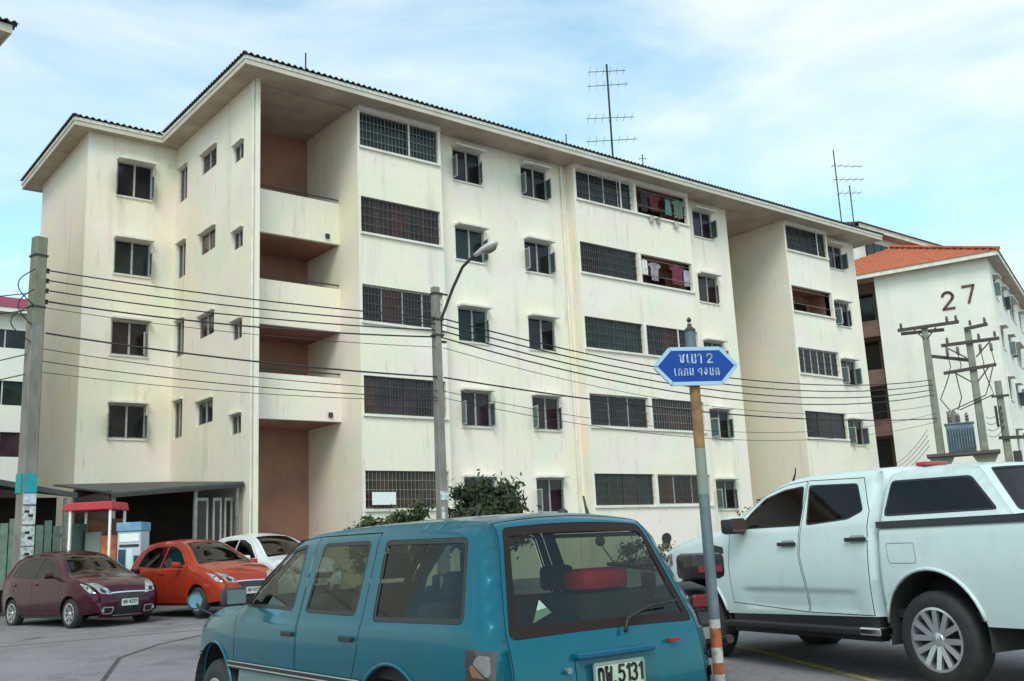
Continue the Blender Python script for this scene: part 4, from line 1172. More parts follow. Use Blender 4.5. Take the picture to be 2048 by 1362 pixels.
def chart_panel(name, mt, parent, fmap, outline, holes=(), sp=.05, off=0.0, skirt=0.0, **kw):
    """surface piece: a 2D outline with holes, meshed and laid on a chart"""
    loops = [resamp(outline, sp)]+[resamp(h, sp) for h in holes]
    pts, eds = [], []
    for L in loops:
        k = len(pts)
        pts += L
        eds += [(k+i, k+(i+1) % len(L)) for i in range(len(L))]
    A = np.array(pts)
    lo, hi = A.min(0), A.max(0)
    gx_, gy_ = np.meshgrid(np.arange(lo[0]+sp*.5, hi[0], sp), np.arange(lo[1]+sp*.5, hi[1], sp))
    gx_, gy_ = gx_.ravel(), gy_.ravel()
    ok = inpoly(gx_, gy_, loops[0])
    for h in loops[1:]: ok &= ~inpoly(gx_, gy_, h)
    gx_, gy_ = gx_[ok], gy_[ok]
    if len(gx_):
        d2 = np.min((gx_[:, None]-A[None, :, 0])**2+(gy_[:, None]-A[None, :, 1])**2, axis=1)
        kk = d2 > (sp*.45)**2
        pts = pts+list(zip(gx_[kk].tolist(), gy_[kk].tolist()))
    res = mgeo.delaunay_2d_cdt([Vector((float(a), float(c))) for a, c in pts], eds, [], 0, 1e-7)
    V2 = np.array([(p.x, p.y) for p in res[0]])
    F = [tuple(f) for f in res[2]]
    C_ = np.array([V2[list(f)].mean(0) for f in F])
    ok = inpoly(C_[:, 0], C_[:, 1], loops[0])
    for h in loops[1:]: ok &= ~inpoly(C_[:, 0], C_[:, 1], h)
    F = [f for f, o in zip(F, ok) if o]
    V3 = fmap(V2[:, 0], V2[:, 1], off)
    b = MB(); b.v = [tuple(map(float, p)) for p in V3]; b.f = list(F)
    if skirt > 0:
        L = np.array(loops[0])
        a3, c3 = fmap(L[:, 0], L[:, 1], off), fmap(L[:, 0], L[:, 1], off-skirt)
        n = len(L)
        b.add(list(map(tuple, a3))+list(map(tuple, c3)), [(i, (i+1) % n, (i+1) % n+n, i+n) for i in range(n)])
    # consistent outward facing: test against the chart's own offset direction
    f0 = F[len(F)//2]
    p = [Vector(b.v[i]) for i in f0]
    nrm = (p[1]-p[0]).cross(p[2]-p[0])
    cu = np.array([C_[ok][len(F)//2]])
    outw = Vector((fmap(cu[:, 0], cu[:, 1], off+.01)-fmap(cu[:, 0], cu[:, 1], off))[0])
    if nrm.dot(outw) < 0: b.f = [tuple(reversed(f)) for f in b.f]
    o = b.build(name, mt, parent, smooth='all', fix=False, **kw)
    # shading normals straight from the chart, so the paint shows no facets
    e = .004
    U_, W_ = V2[:, 0], V2[:, 1]
    if skirt > 0:
        L = np.array(loops[0])
        U_ = np.concatenate([U_, L[:, 0], L[:, 0]]); W_ = np.concatenate([W_, L[:, 1], L[:, 1]])
    du = fmap(U_+e, W_, off)-fmap(U_-e, W_, off)
    dw = fmap(U_, W_+e, off)-fmap(U_, W_-e, off)
    nn = np.cross(du, dw)
    ow = fmap(U_, W_, off+.01)-fmap(U_, W_, off)
    nn *= np.where((nn*ow).sum(1) < 0, -1, 1)[:, None]
    ln_ = np.linalg.norm(nn, axis=1)
    nn[ln_ < 1e-9] = ow[ln_ < 1e-9]
    nn /= np.linalg.norm(nn, axis=1)[:, None]
    if len(nn) == len(o.data.vertices):
        o.data.normals_split_custom_set_from_vertices([tuple(map(float, q)) for q in nn])
    return o

def window_set(parent, fmap, poly, gl, name='window', sp=.06, gask=.016, gm=None, round_=.05):
    """glass pane with a rubber surround; returns the hole to cut in the panel around it"""
    hole = rnd(poly, round_)
    pane = offpoly(hole, -gask)
    w = chart_panel(name, gm or BLACKP, parent, fmap, offpoly(hole, -.002), [pane], sp=.05, off=-.002, skirt=.012)
    chart_panel('glass', gl, w, fmap, pane, sp=sp, off=-.007)
    return hole

def gap_strip(parent, fmap, poly, w=.012, off=-.012):
    return chart_panel('door_seam', LINER, parent, fmap, offpoly(poly, w), [offpoly(poly, -w)], sp=.08, off=off)

def wheel(parent, x, y, z, r, rimr, wid, sg, style, mt=None):
    t, q = wid/2, .02
    ty = MB().lathe([(rimr, -t+.01), (rimr+.03, -t), (r-.035, -t+.005), (r-.008, -t+.03), (r, -t+.06), (r, t-.06), (r-.008, t-.03), (r-.035, t-.005), (rimr+.03, t), (rimr, t-.01)], 40, 'y', closed=True)
    w = ty.build('wheel', RUBBER, parent, smooth=True)
    w.location = (x, y, z)
    o = t-.005
    mt = mt or ALLOY
    rim = MB().lathe([(rimr+.004, o-.03), (rimr+.008, o), (rimr-.012, o+.002), (rimr-.02, o-.03), (rimr-.03, o-.12), (rimr-.01, o-.14)], 40, 'y', closed=True)
    rim.v = [(a, sg*b, c) for a, b, c in rim.v]
    rim.build('rim', mt, w, smooth=True)
    dk = MB().lathe([(.01, o-.09), (rimr-.02, o-.09), (rimr-.02, o-.10), (.01, o-.10)], 32, 'y', closed=True)
    dk.v = [(a, sg*b, c) for a, b, c in dk.v]
    dk.build('brake_shade', LINER, w)
    n = style
    for i in range(n):
        a = 2*PI*i/n+.3
        sp_ = MB()
        for da in ((-.17, .17) if n <= 6 else (0,)):
            c0, c1 = a+da*.4, a+da*1.6
            p0 = Vector((math.cos(c0)*rimr*.2, 0, math.sin(c0)*rimr*.2)); p1 = Vector((math.cos(c1)*(rimr-.012), 0, math.sin(c1)*(rimr-.012)))
            sp_.bar(p0+Vector((0, o-.035, 0)), p1+Vector((0, o-.012, 0)), rimr*(.185 if n <= 6 else .13), .03, up=(0, 1, 0))
        sp_.v = [(p[0], sg*p[1], p[2]) for p in sp_.v]
        sp_.build('spoke', mt, w)
    hb = MB().lathe([(.005, o-.005), (rimr*.2, o-.012), (rimr*.26, o-.03), (rimr*.26, o-.06), (.005, o-.06)], 20, 'y')
    hb.v = [(a_, sg*b_, c_) for a_, b_, c_ in hb.v]
    hb.build('hub_cap', mt, w, smooth=True)
    return w

def arch_path(x0, x1, zb, arches, zc, n=14):
    """bottom edge of a side running from x0 to x1 (increasing), arches = [(xc, R)]"""
    out = [(x0, zb)]
    for xc, R_ in sorted(arches):
        dz = zb-zc
        if abs(dz) >= R_: continue
        hw = math.sqrt(R_*R_-dz*dz)
        a0 = math.atan2(dz, -hw); a1 = math.atan2(dz, hw)
        if a0 < 0: a0 += 2*PI
        for i in range(n+1):
            a = a0+(a1-a0)*i/n
            p = (xc+R_*math.cos(a), zc+R_*math.sin(a))
            if x0 < p[0] < x1: out.append(p)
    out.append((x1, zb))
    return out

def wheel_house(parent, x, zc, R_, y0, y1, sg):
    b = MB(); n = 16
    for yy in (y0, y1):
        b.v += [(x+R_*math.cos(PI*i/n), sg*yy, zc+R_*math.sin(PI*i/n)-.0) for i in range(n+1)]
        b.v += [(x+R_, sg*yy, .32), (x-R_, sg*yy, .32)]
    m_ = n+3
    b.f = [(i, i+1, i+1+m_, i+m_) for i in range(n)]
    b.f += [tuple(list(range(0, n+1))+[n+2, n+1])]
    b.f += [(0, n+1, n+1+m_, m_), (n, n+2, n+2+m_, n+m_)]
    return b.build('wheel_housing', LINER, parent)

def flare(parent, sh, xc, zc, R_, sg, mt, r=.022, zmin=.4):
    pts = []
    for i in range(25):
        a = -.25+(PI+.5)*i/24
        x, z = xc+(R_+.012)*math.cos(a), zc+(R_+.012)*math.sin(a)
        if z < zmin: continue
        y = float(sh.Y(np.array([x]), np.array([z]))[0])
        pts.append((x, sg*(y+.004), z))
    MB().tube(pts, r, 8).build('arch_flare', mt, parent, smooth='all')

def paint(name, c, c2=None, rough=.32, metal=.15):
    return mat(name, c, rough, metal, col2=c2 or tuple(q*.85 for q in c), nscale=2.5, coat=.5, spec=.15, stint=[(tuple(q*.55+.05 for q in c), 5.0, .52, .8, .35, (1, 1, 1))])

# -------------------------------- the teal wagon in the foreground
TEAL = paint('teal_paint', (.000, .105, .135), (.000, .110, .165), .28, .3)
LOWT = mat('lower_two_tone', (.20, .28, .27), .45, .2, col2=(.15, .22, .22), nscale=3, coat=.4)
CARGL = glass('wagon_glass', (.40, .45, .37), .8)
suv = thing('station_wagon', 'teal blue station wagon in the foreground seen from behind', 'car', (3.852, 4.960, -.015), R(88.3))
def suv_w(x, z):
    w = .81-.035*np.clip((z-.72)/.45, -1, 1)**2
    w = np.where(z > 1.0, .793-(z-1.0)*.31, w)
    w = w-np.where(x > 2.2, .16*((x-2.2)/1.25)**2, 0)-np.where(x < -.5, .05*((x+.5)/.5)**2, 0)
    w = w-.16*np.clip(.42-z, 0, 1)
    return w
suv_top = [(3.44, .36), (3.49, .55), (3.46, .80), (3.36, .95), (3.08, 1.035), (2.66, 1.085), (2.30, 1.115), (2.06, 1.27), (1.80, 1.435), (1.60, 1.535), (1.38, 1.575), (.90, 1.592), (.20, 1.592), (-.35, 1.582), (-.60, 1.560), (-.70, 1.50), (-.79, 1.30), (-.90, 1.03), (-.935, .95), (-.96, .88), (-.985, .70), (-.99, .55), (-.97, .36)]
S = Shell(suv_top, suv_w, .12, .085, .035)
sm = S.topm()
ZB = .70
arch = [(0, .415), (2.72, .415)]
qwin = [(.30, 1.500), (-.585, 1.487), (-.70, 1.045), (.245, 1.035)]
rwin = [(1.14, 1.510), (.48, 1.503), (.46, 1.06), (1.17, 1.068)]
fwin = [(1.385, 1.512), (1.60, 1.490), (2.02, 1.250), (2.19, 1.09), (1.345, 1.075)]
fdoor = [(2.30, ZB), (2.30, 1.07), (2.07, 1.275), (1.80, 1.44), (1.62, 1.535), (1.255, 1.555), (1.245, 1.06), (1.255, ZB)]
rdoor = [(1.235, ZB), (1.235, 1.06), (1.245, 1.555), (.40, 1.550), (.365, 1.05), (.40, .84), (.46, ZB)]
for sg in (1, -1):
    fm = S.side(sg)
    nm = 'left' if sg > 0 else 'right'
    hq = window_set(suv, fm, qwin, CARGL, 'quarter_window', gask=.03)
    outl = [tuple(p) for p in S.top if p[1] >= ZB]
    outl = outl[:]+arch_path(outl[-1][0], outl[0][0], ZB, arch, .40)[1:-1]
    chart_panel('side_body', TEAL, suv, fm, outl, [offpoly(fdoor, .001), offpoly(rdoor, .001), hq], sp=.045)
    # the doors reach the lower edge, so their cut-outs are closed by the doors themselves
    for dp, wp, hx in ((fdoor, fwin, 1.36), (rdoor, rwin, .52)):
        inner = offpoly(dp, -.006)
        d = chart_panel('door', TEAL, suv, fm, inner, [rnd(wp, .05)], sp=.045)
        window_set(d, fm, wp, CARGL, 'door_window', gask=.024) if False else None
        hole = rnd(wp, .05); pane = offpoly(hole, -.024)
        chart_panel('window_rubber', BLACKP, d, fm, offpoly(hole, -.002), [pane], sp=.05, off=-.002, skirt=.012)
        chart_panel('glass', CARGL, d, fm, pane, sp=.07, off=-.007)
        yy = float(S.Y(np.array([hx]), np.array([.93]))[0])
        MB().box(hx-.08, hx+.08, min(sg*(yy-.004), sg*(yy+.022)), max(sg*(yy-.004), sg*(yy+.022)), .915, .945).build('handle', BLACKP, d, bevel=.006)
        gap_strip(suv, fm, dp)
    lo = [(3.40, .66), (3.44, .60), (3.42, .40)]
    lout = [(-.955, .64)]+[(3.40, .64)]+[(3.43, .40)]
    bt = arch_path(-.94, 3.40, .34, arch, .40)
    lout = [(-.955, .645), (-.30, .645)]
    top_l = arch_path(-.955, 3.42, .645, arch, .40)
    lower_poly = top_l+list(reversed(arch_path(-.94, 3.40, .36, arch, .40)))
    # three separate sill pieces between and beyond the wheels
    for (xa, xb) in ((-.955, -.43), (.43, 2.29), (3.15, 3.40)):
        chart_panel('lower_body', LOWT, suv, fm, [(xa, .36), (xb, .36), (xb-(.0 if xb > 3 else .10), .66), (xa+(.0 if xa < -.5 else .10), .66)], sp=.06, off=-.004)
    for (xa, xb) in ((-.955, -.33), (.335, 2.385), (3.06, 3.42)):
        chart_panel('side_moulding', BLACKP, suv, fm, [(xa, .655), (xb, .655), (xb, .705), (xa, .705)], sp=.08, off=.012, skirt=.02)
        chart_panel('moulding_line', mat('pale_trim', (.52, .54, .48), .4, .4), suv, fm, [(xa, .668), (xb, .668), (xb, .676), (xa, .676)], sp=.09, off=.0155, skirt=.004)
        chart_panel('moulding_line', mat('pale_trim', (.52, .54, .48), .4, .4), suv, fm, [(xa, .700), (xb, .700), (xb, .707), (xa, .707)], sp=.09, off=.0155, skirt=.004)
    chart_panel('inner_lining', LINER, suv, fm, [(2.2, .72), (2.18, 1.07), (-.66, 1.02), (-.9, .72)], sp=.15, off=-.06)
    for xc, R_ in arch:
        wheel_house(suv, xc, .40, .42, .42, .80, sg)
        flare(suv, S, xc, .40, .405, sg, TEAL, .012)
        wheel(suv, xc, sg*.68, .345, .345, .20, .22, sg, 6)
    # tail lamps wrap round the corner
    tl = [(-.76, .62), (-.93, .62), (-.925, .925), (-.74, .93)]
    chart_panel('tail_lamp', mat('smoked_lens', (.035, .03, .03), .15, .1, coat=.6), suv, fm, rnd(tl, .02), sp=.04, off=.006, skirt=.02)
    chart_panel('lamp_red_band', REDLENS, suv, fm, [(-.77, .64), (-.92, .64), (-.92, .73), (-.765, .73)], sp=.04, off=.010, skirt=.01)
    chart_panel('lamp_reflector', GREYM, suv, fm, rnd([(-.80, .865), (-.90, .80), (-.915, .82), (-.905, .90), (-.84, .905)], .015), sp=.03, off=.009, skirt=.006)
    chart_panel('lamp_amber', mat('dull_amber', (.22, .10, .04), .3), suv, fm, rnd([(-.775, .845), (-.80, .80), (-.885, .795), (-.795, .86)], .008), sp=.03, off=.009, skirt=.006)
    chart_panel('lamp_divider', BLACKP, suv, fm, [(-.75, .765), (-.93, .765), (-.93, .785), (-.75, .785)], sp=.04, off=.011, skirt=.01)
    # mirror on the door
    mr = MB().box(-.06, .05, -.085, .085, -.065, .065)
    mo = mr.build('door_mirror', BLACKP, suv, bevel=.025, smooth=True)
    mo.location = (2.08, sg*.90, 1.17)
    MB().box(-.066, -.062, -.07, .07, -.05, .05).build('mirror_glass', CHROME, mo)
    MB().box(-.02, .03, min(-sg*.14, -sg*.08), max(-sg*.14, -sg*.08), -.06, -.02).build('mirror_foot', BLACKP, mo)
    # headlamp and indicator, mostly out of view
    s0, s1 = S.s_at(3.48, .62), S.s_at(3.38, .93)
    chart_panel('headlamp', CLEARLENS, suv, sm, [(s0, sg*.42), (s1, sg*.42), (s1, sg*.72), (s0, sg*.73)], sp=.05, off=.004, skirt=.02)
# pieces over the top
sA, sB, sC, sD = S.s_at(3.40, .93), S.s_at(2.32, 1.11), S.s_at(1.56, 1.545), S.s_at(-.62, 1.553)
sE = S.s_at(-.975, .62); s_end = float(S.S[-1]); VW_ = S.VS
chart_panel('front_bumper', LOWT, suv, sm, [(0, -VW_), (sA, -VW_), (sA, VW_), (0, VW_)], sp=.07)
chart_panel('bonnet', TEAL, suv, sm, [(sA+.008, -VW_), (sB-.006, -VW_), (sB-.006, VW_), (sA+.008, VW_)], sp=.07)
ws = [(sB+.02, -.70), (sC-.03, -.68), (sC-.03, .68), (sB+.02, .70)]
hw_ = window_set(suv, sm, ws, CARGL, 'windscreen', sp=.08, gask=.03)
chart_panel('windscreen_frame', TEAL, suv, sm, [(sB, -VW_), (sC, -VW_), (sC, VW_), (sB, VW_)], [hw_], sp=.06)
chart_panel('roof', TEAL, suv, sm, [(sC+.001, -VW_), (sD, -VW_), (sD, VW_), (sC+.001, VW_)], sp=.06)
r0, r1 = S.s_at(-.685, 1.515), S.s_at(-.93, .965)
RG = glass('wagon_rear_glass', (.50, .57, .48), .8)
tg = chart_panel('tailgate', TEAL, suv, sm, [(sD+.012, -.738), (sE, -.738), (sE, .738), (sD+.012, .738)],
                 [rnd([(r0, -.70), (r1, -.722), (r1, .722), (r0, .70)], .05)], sp=.05)
hole = rnd([(r0, -.70), (r1, -.722), (r1, .722), (r0, .70)], .05); pane = offpoly(hole, -.055)
chart_panel('window_rubber', mat('glass_border', (.022, .014, .011), .5, spec=.15), tg, sm, offpoly(hole, -.002), [pane], sp=.05, off=-.002, skirt=.012)
chart_panel('rear_glass', RG, tg, sm, pane, sp=.07, off=-.006)
for sg in (1, -1):
    chart_panel('corner_panel', TEAL, suv, sm, [(sD, sg*.744), (s_end, sg*.744), (s_end, sg*VW_), (sD, sg*VW_)], sp=.05)
chart_panel('tailgate_seam', LINER, suv, sm, [(sD+.002, -.746), (sE+.01, -.746), (sE+.01, .746), (sD+.002, .746)], [[(sD+.03, -.71), (sE-.01, -.71), (sE-.01, .71), (sD+.03, .71)]], sp=.1, off=-.012)
rb = chart_panel('rear_bumper', BLACKP, suv, sm, [(sE+.006, -.73), (s_end, -.73), (s_end, .73), (sE+.006, .73)], sp=.07, off=.05, skirt=.06)
# recess, handle bar and number plate on the tailgate
q0, q1 = S.s_at(-.963, .86), S.s_at(-.985, .64)
chart_panel('plate_recess', paint('teal_recess', (.008, .10, .14)), tg, sm, rnd([(q0, -.30), (q1+.02, -.30), (q1+.02, .33), (q0, .33)], .03), sp=.08, off=.005, skirt=.01)
MB().box(-1.045, -.985, -.24, .30, .845, .880).build('tailgate_grip', paint('teal_grip', (.008, .11, .19)), tg, bevel=.01)
MB().box(-1.018, -.985, -.46, -.38, .875, .89).build('badge', REDLENS, tg)
plate = thing('number_plate', 'pale worn number plate on the teal wagon tailgate', 'number plate', (0, 0, 0))
plate.parent = suv
del plate['label'], plate['category']
PLM = mat('plate_pale', (.52, .58, .44), .5, col2=(.40, .48, .36), nscale=14)
pb = MB().box(-1.046, -1.034, -.135, .21, .66, .815).build('plate_board', PLM, plate, bevel=.004)
prim = MB()
for (a, c) in (((-.135, .66), (.21, .66)), ((.21, .66), (.21, .815)), ((.21, .815), (-.135, .815)), ((-.135, .815), (-.135, .66))):
    prim.bar((-1.045, a[0], a[1]), (-1.045, c[0], c[1]), .012, .010, up=(1, 0, 0))
prim.build('plate_rim', mat('plate_rim', (.30, .36, .32), .4, .4), plate)
ln, wd = text_lines(['pho', 'phan', '.', '5', '1', '3', '1'], .082, .16, .72)
b = strokes(ln, .012, .004)
b.v = [(-1.049+p[1], .19-p[0]*(.31/wd), p[2]+.715) for p in b.v]
b.build('lettering', BLACKP, plate)
ln, wd = text_lines(['kho', 'no', 'wo', 'bo', 'aa', 'no'], .03, .2)
b = strokes(ln, .005, .003)
b.v = [(-1.049+p[1], .12-p[0]*(.16/wd), p[2]+.672) for p in b.v]
b.build('lettering', BLACKP, plate)
# wiper, lock and high brake lamp on the tailgate
MB().tube([(-1.005, -.06, .955), (-.985, -.10, 1.02), (-.955, -.30, 1.07), (-.945, -.52, 1.085)], [.012, .008, .006, .006], 6).build('rear_wiper', BLACKP, tg, smooth='all')
MB().lathe([(.004, -.01), (.018, -.01), (.018, .02), (.004, .02)], 12, 'x', (-1.02, .36, .80)).build('lock', CHROME, tg)
# round mirror on a stalk at the front wing
MB().tube([(3.10, .66, 1.0), (3.18, .74, 1.05), (3.24, .76, 1.10)], .010, 6).build('wing_mirror_stalk', BLACKP, suv)
wm = MB().lathe([(.005, 0), (.062, 0), (.066, .012), (.05, .03), (.005, .035)], 20, 'x').build('wing_mirror', TEAL, suv, smooth=True)
wm.location = (3.23, .77, 1.115)
MB().lathe([(.003, -.004), (.056, -.004), (.056, -.001), (.003, -.001)], 20, 'x').build('mirror_glass', mat('mirror_teal', (.35, .62, .68), .1, .6), wm)
# roof bits and interior
MB().lathe([(.035, 0), (.03, .02), (.01, .035)], 12, 'z', (-.25, -.30, 1.61)).build('roof_knob', BLACKP, suv, smooth=True)
MB().tube([(-.30, -.46, 1.60), (-.27, -.47, 1.66), (-.25, -.475, 1.72)], [.014, .008, .006], 6).build('aerial', BLACKP, suv)
MB().tube([(.12, .10, 1.625), (.24, -.02, 1.70)], .005, 5).build('aerial', BLACKP, suv)
SEAT = mat('seat_fabric', (.055, .052, .050), .9, col2=(.035, .033, .03), nscale=20)
MB().box(-.88, 2.15, -.68, .68, .35, .42).build('floor_pan', LINER, suv)
MB().box(1.80, 2.12, -.66, .66, .70, 1.02).build('dashboard', BLACKP, suv, bevel=.06, smooth=True)
MB().box(-.86, -.30, -.62, .62, .421, .70).build('load_floor', SEAT, suv)
for yy in (-.34, .34):
    st_ = MB().prism([(.95, .62), (1.42, .62), (1.42, .74), (1.05, .78), (.86, 1.24), (.74, 1.22), (.88, .70)], yy-.24, yy+.24, 'y').build('seat', SEAT, suv, bevel=.04, smooth=True)
    MB().box(.72, .82, yy-.12, yy+.12, 1.26, 1.42).build('headrest', SEAT, st_, bevel=.03, smooth=True)
rs = MB().prism([(.10, .55), (.55, .55), (.55, .70), (.16, .74), (.0, 1.14), (-.12, 1.12), (.0, .60)], -.62, .62, 'y').build('rear_bench', SEAT, suv, bevel=.04, smooth=True)
for yy in (-.36, .36):
    MB().box(-.13, -.03, yy-.11, yy+.11, 1.15, 1.30).build('headrest', SEAT, rs, bevel=.03, smooth=True)
sw = MB()
sw.tube([(1.66+.05*math.sin(t*PI/10), -.34+.18*math.cos(t*PI/10), 1.0+.17*math.sin(t*PI/10)) for t in range(21)], .014, 6)
sw.build('steering_wheel', BLACKP, suv, smooth='all')
cu = MB().box(-.20, .20, -.10, .10, -.065, .065).build('cushion', mat('red_cloth', (.78, .03, .045), .9, col2=(.6, .02, .03), nscale=9), bevel=.05, smooth=True, label='red cushion behind the rear glass of the teal wagon', cat='cushion')
cu.location = (4.17, 4.47, 1.20); cu.rotation_euler = (0, 0, R(4))
bxx = MB().box(-.10, .10, -.07, .07, -.07, .07).build('box', mat('grey_box', (.45, .42, .42), .8), bevel=.01, label='pale box added for the bright mark at the right of the wagon rear glass', cat='box')  # added block, stands in for a pale mark on the glass
bxx.location = (4.47, 4.50, 1.185); bxx.scale = (.6, .8, .75)
lug = MB().box(-.30, .32, -.16, .16, -.21, .21).build('suitcase', mat('luggage_dark', (.03, .035, .03), .8, col2=(.05, .045, .035), nscale=7), bevel=.03, smooth=True, label='dark suitcase under the red cushion in the wagon boot', cat='suitcase')
lug.location = (4.22, 4.50, .915)
tri = MB().prism([(-.06, 0), (.07, 0), (-.01, .09)], -.002, .002, 'y').build('sticker', mat('pale_sticker', (.45, .56, .50), .6), suv)
tri.location = (-.885, .40, 1.06); tri.rotation_euler = (R(-20)*0, R(20), R(90))

# -------------------------------- white double cab pickup with a canopy
WHT = paint('white_paint', (.60, .68, .66), (.56, .66, .63), .28, 0.0)
DKGL = glass('dark_tint', (.10, .085, .08), .8)
trk = thing('pickup_truck', 'white double cab pickup with hard canopy parked on the right', 'pickup', (8.980, 4.373, .10), R(78))
def trk_w(x, z):
    w = .935-.05*np.clip((z-.92)/.5, -1, 1)**2
    ss = lambda t: np.clip(t, 0, 1)**2*(3-2*np.clip(t, 0, 1))
    w = w-.016*ss((.80-z)/.05)*ss((z-.56)/.08)*ss((x-.75)/.2)*ss((2.5-x)/.2)
    w = np.where(z > 1.36, .895-(z-1.36)*.46, w)
    w = w-np.where(x > 3.3, .16*((x-3.3)/.8)**2, 0)
    return w
cab_top = [(4.02, .42), (4.09, .60), (4.08, .90), (4.0, 1.12), (3.86, 1.21), (3.40, 1.305), (2.95, 1.375), (2.72, 1.415), (2.48, 1.575), (2.22, 1.735), (2.02, 1.815), (1.75, 1.868), (1.30, 1.888), (.90, 1.880), (.70, 1.862), (.635, 1.80), (.60, 1.50), (.58, 1.30), (.58, .90), (.59, .50)]
T = Shell(cab_top, trk_w, .10, .07, .03)
bed_top = [(.53, .46), (.535, .9), (.53, 1.335), (-.3, 1.335), (-1.06, 1.335), (-1.085, 1.25), (-1.09, .9), (-1.07, .50)]
B_ = Shell(bed_top, trk_w, .045, .035, .0, smooth=0)
can_top = [(.53, 1.385), (.545, 1.60), (.53, 1.765), (.46, 1.815), (.10, 1.838), (-.36, 1.802), (-.46, 1.765), (-.60, 1.62), (-.83, 1.385)]
K = Shell(can_top, trk_w, .07, .05, .03)
tm, km = T.topm(), K.topm()
fwin = [(2.43, 1.385), (2.39, 1.50), (2.15, 1.695), (1.88, 1.765), (1.60, 1.785), (1.51, 1.385)]
rwin = [(1.445, 1.385), (1.535, 1.785), (.87, 1.755), (.725, 1.49), (.90, 1.42)]
fdoor = [(2.60, .63), (2.63, 1.0), (2.60, 1.37), (2.38, 1.58), (2.14, 1.745), (1.86, 1.815), (1.572, 1.832), (1.525, 1.37), (1.545, 1.10), (1.485, .84), (1.485, .565)]
rdoor = [(1.470, .565), (1.470, .84), (1.530, 1.10), (1.510, 1.37), (1.558, 1.832), (.80, 1.802), (.655, 1.49), (.64, 1.30), (.655, .56)]
arf = [(3.22, .50)]
arb = [(0, .51)]
for sg in (1, -1):
    fm = T.side(sg)
    outl = [tuple(p) for p in T.top if p[1] >= .52]
    outl = outl+arch_path(outl[-1][0], outl[0][0], .52, arf, .44)[1:-1]
    chart_panel('side_body', WHT, trk, fm, outl, [offpoly(fdoor, .001), offpoly(rdoor, .001)], sp=.045)
    for dp, wp, hx, hz in ((fdoor, fwin, 1.69, 1.22), (rdoor, rwin, .77, 1.24)):
        hole = rnd(wp, .04); pane = offpoly(hole, -.016)
        d = chart_panel('door', WHT, trk, fm, offpoly(dp, -.007), [hole], sp=.045)
        chart_panel('window_rubber', BLACKP, d, fm, offpoly(hole, -.002), [pane], sp=.05, off=-.002, skirt=.012)
        chart_panel('glass', DKGL, d, fm, pane, sp=.07, off=-.007)
        yy = float(T.Y(np.array([hx]), np.array([hz]))[0])
        MB().box(hx-.13, hx+.12, min(sg*(yy+.018), sg*(yy+.040)), max(sg*(yy+.018), sg*(yy+.040)), hz-.02, hz+.016).build('handle', BLACKP, d, bevel=.008)
        chart_panel('handle_cup', mat('cup_shade', (.30, .34, .33), .5), d, fm, rnd([(hx-.10, hz-.04), (hx+.09, hz-.04), (hx+.09, hz+.035), (hx-.10, hz+.035)], .03), sp=.05, off=.0015)
        for ex in (hx-.12, hx+.10):
            MB().box(ex-.01, ex+.012, min(sg*(yy-.01), sg*(yy+.02)), max(sg*(yy-.01), sg*(yy+.02)), hz-.016, hz+.012).build('handle_foot', CHROME, d)
        gap_strip(trk, fm, dp, w=.010)
    fb_ = B_.side(sg)
    bo = [tuple(p) for p in B_.top if p[1] >= .5]
    bo = [(.53, .52), (.53, 1.335), (-1.06, 1.335), (-1.085, 1.25), (-1.09, .9), (-1.075, .52)]
    bo = bo+arch_path(-1.075, .53, .52, arb, .46)[1:-1]
    chart_panel('bed_side', WHT, trk, fb_, bo, [], sp=.05)
    fd = rnd([(.10, 1.02), (.40, 1.02), (.43, 1.19), (.12, 1.19)], .03)
    gap_strip(trk, fb_, fd, w=.0022, off=.001)
    chart_panel('bed_rail', BLACKP, trk, fb_, [(.535, 1.325), (.535, 1.385), (-1.05, 1.375), (-1.06, 1.325)], sp=.08, off=.018, skirt=.03)
    fk = K.side(sg)
    cw = [(.47, 1.425), (.46, 1.745), (-.40, 1.725), (-.72, 1.425)]
    hole = window_set(trk, fk, cw, DKGL, 'canopy_window', gask=.02)
    chart_panel('canopy_side', WHT, trk, fk, [tuple(p) for p in K.top], [hole], sp=.05)
    for (xc, zc, Rr, sh_) in ((3.22, .44, .50, T), (0, .46, .51, B_)):
        wheel_house(trk, xc, zc, Rr-.004, .50, .90, sg)
        flare(trk, sh_, xc, zc, Rr-.01, sg, WHT, .016, zmin=.52)
        wheel(trk, xc, sg*.80, .395, .395, .255, .26, sg, 6)
    # side step
    MB().bar((.62, sg*.955, .43), (2.66, sg*.955, .43), .16, .06).build('side_step', BLACKP, trk, bevel=.015)
    MB().bar((.50, sg*.955, .437), (.74, sg*.955, .437), .165, .07).build('step_end', CHROME, trk, bevel=.015)
    MB().box(.62, 2.64, min(sg*.80, sg*.90), max(sg*.80, sg*.90), .34, .545).build('sill', BLACKP, trk)
    # mirror
    mo = MB().box(-.09, .10, -.11, .11, -.085, .085).build('door_mirror', BLACKP, trk, bevel=.04, smooth=True)
    mo.location = (2.36, sg*1.03, 1.425)
    cp = MB().box(-.07, .085, -.10, .10, .035, .092).build('mirror_cap', WHT, mo, bevel=.02, smooth=True)
    MB().box(-.094, -.088, -.09, .09, -.06, .05).build('mirror_glass', mat('mirror_dark', (.10, .06, .05), .1, .3), mo)
    MB().box(.0, .06, min(-sg*.20, -sg*.08), max(-sg*.20, -sg*.08), -.085, -.045).build('mirror_foot', BLACKP, mo)
    chart_panel('tail_lamp', REDLENS, trk, fb_, rnd([(-1.0, .86), (-1.083, .86), (-1.083, 1.28), (-1.03, 1.28)], .02), sp=.05, off=.006, skirt=.02)
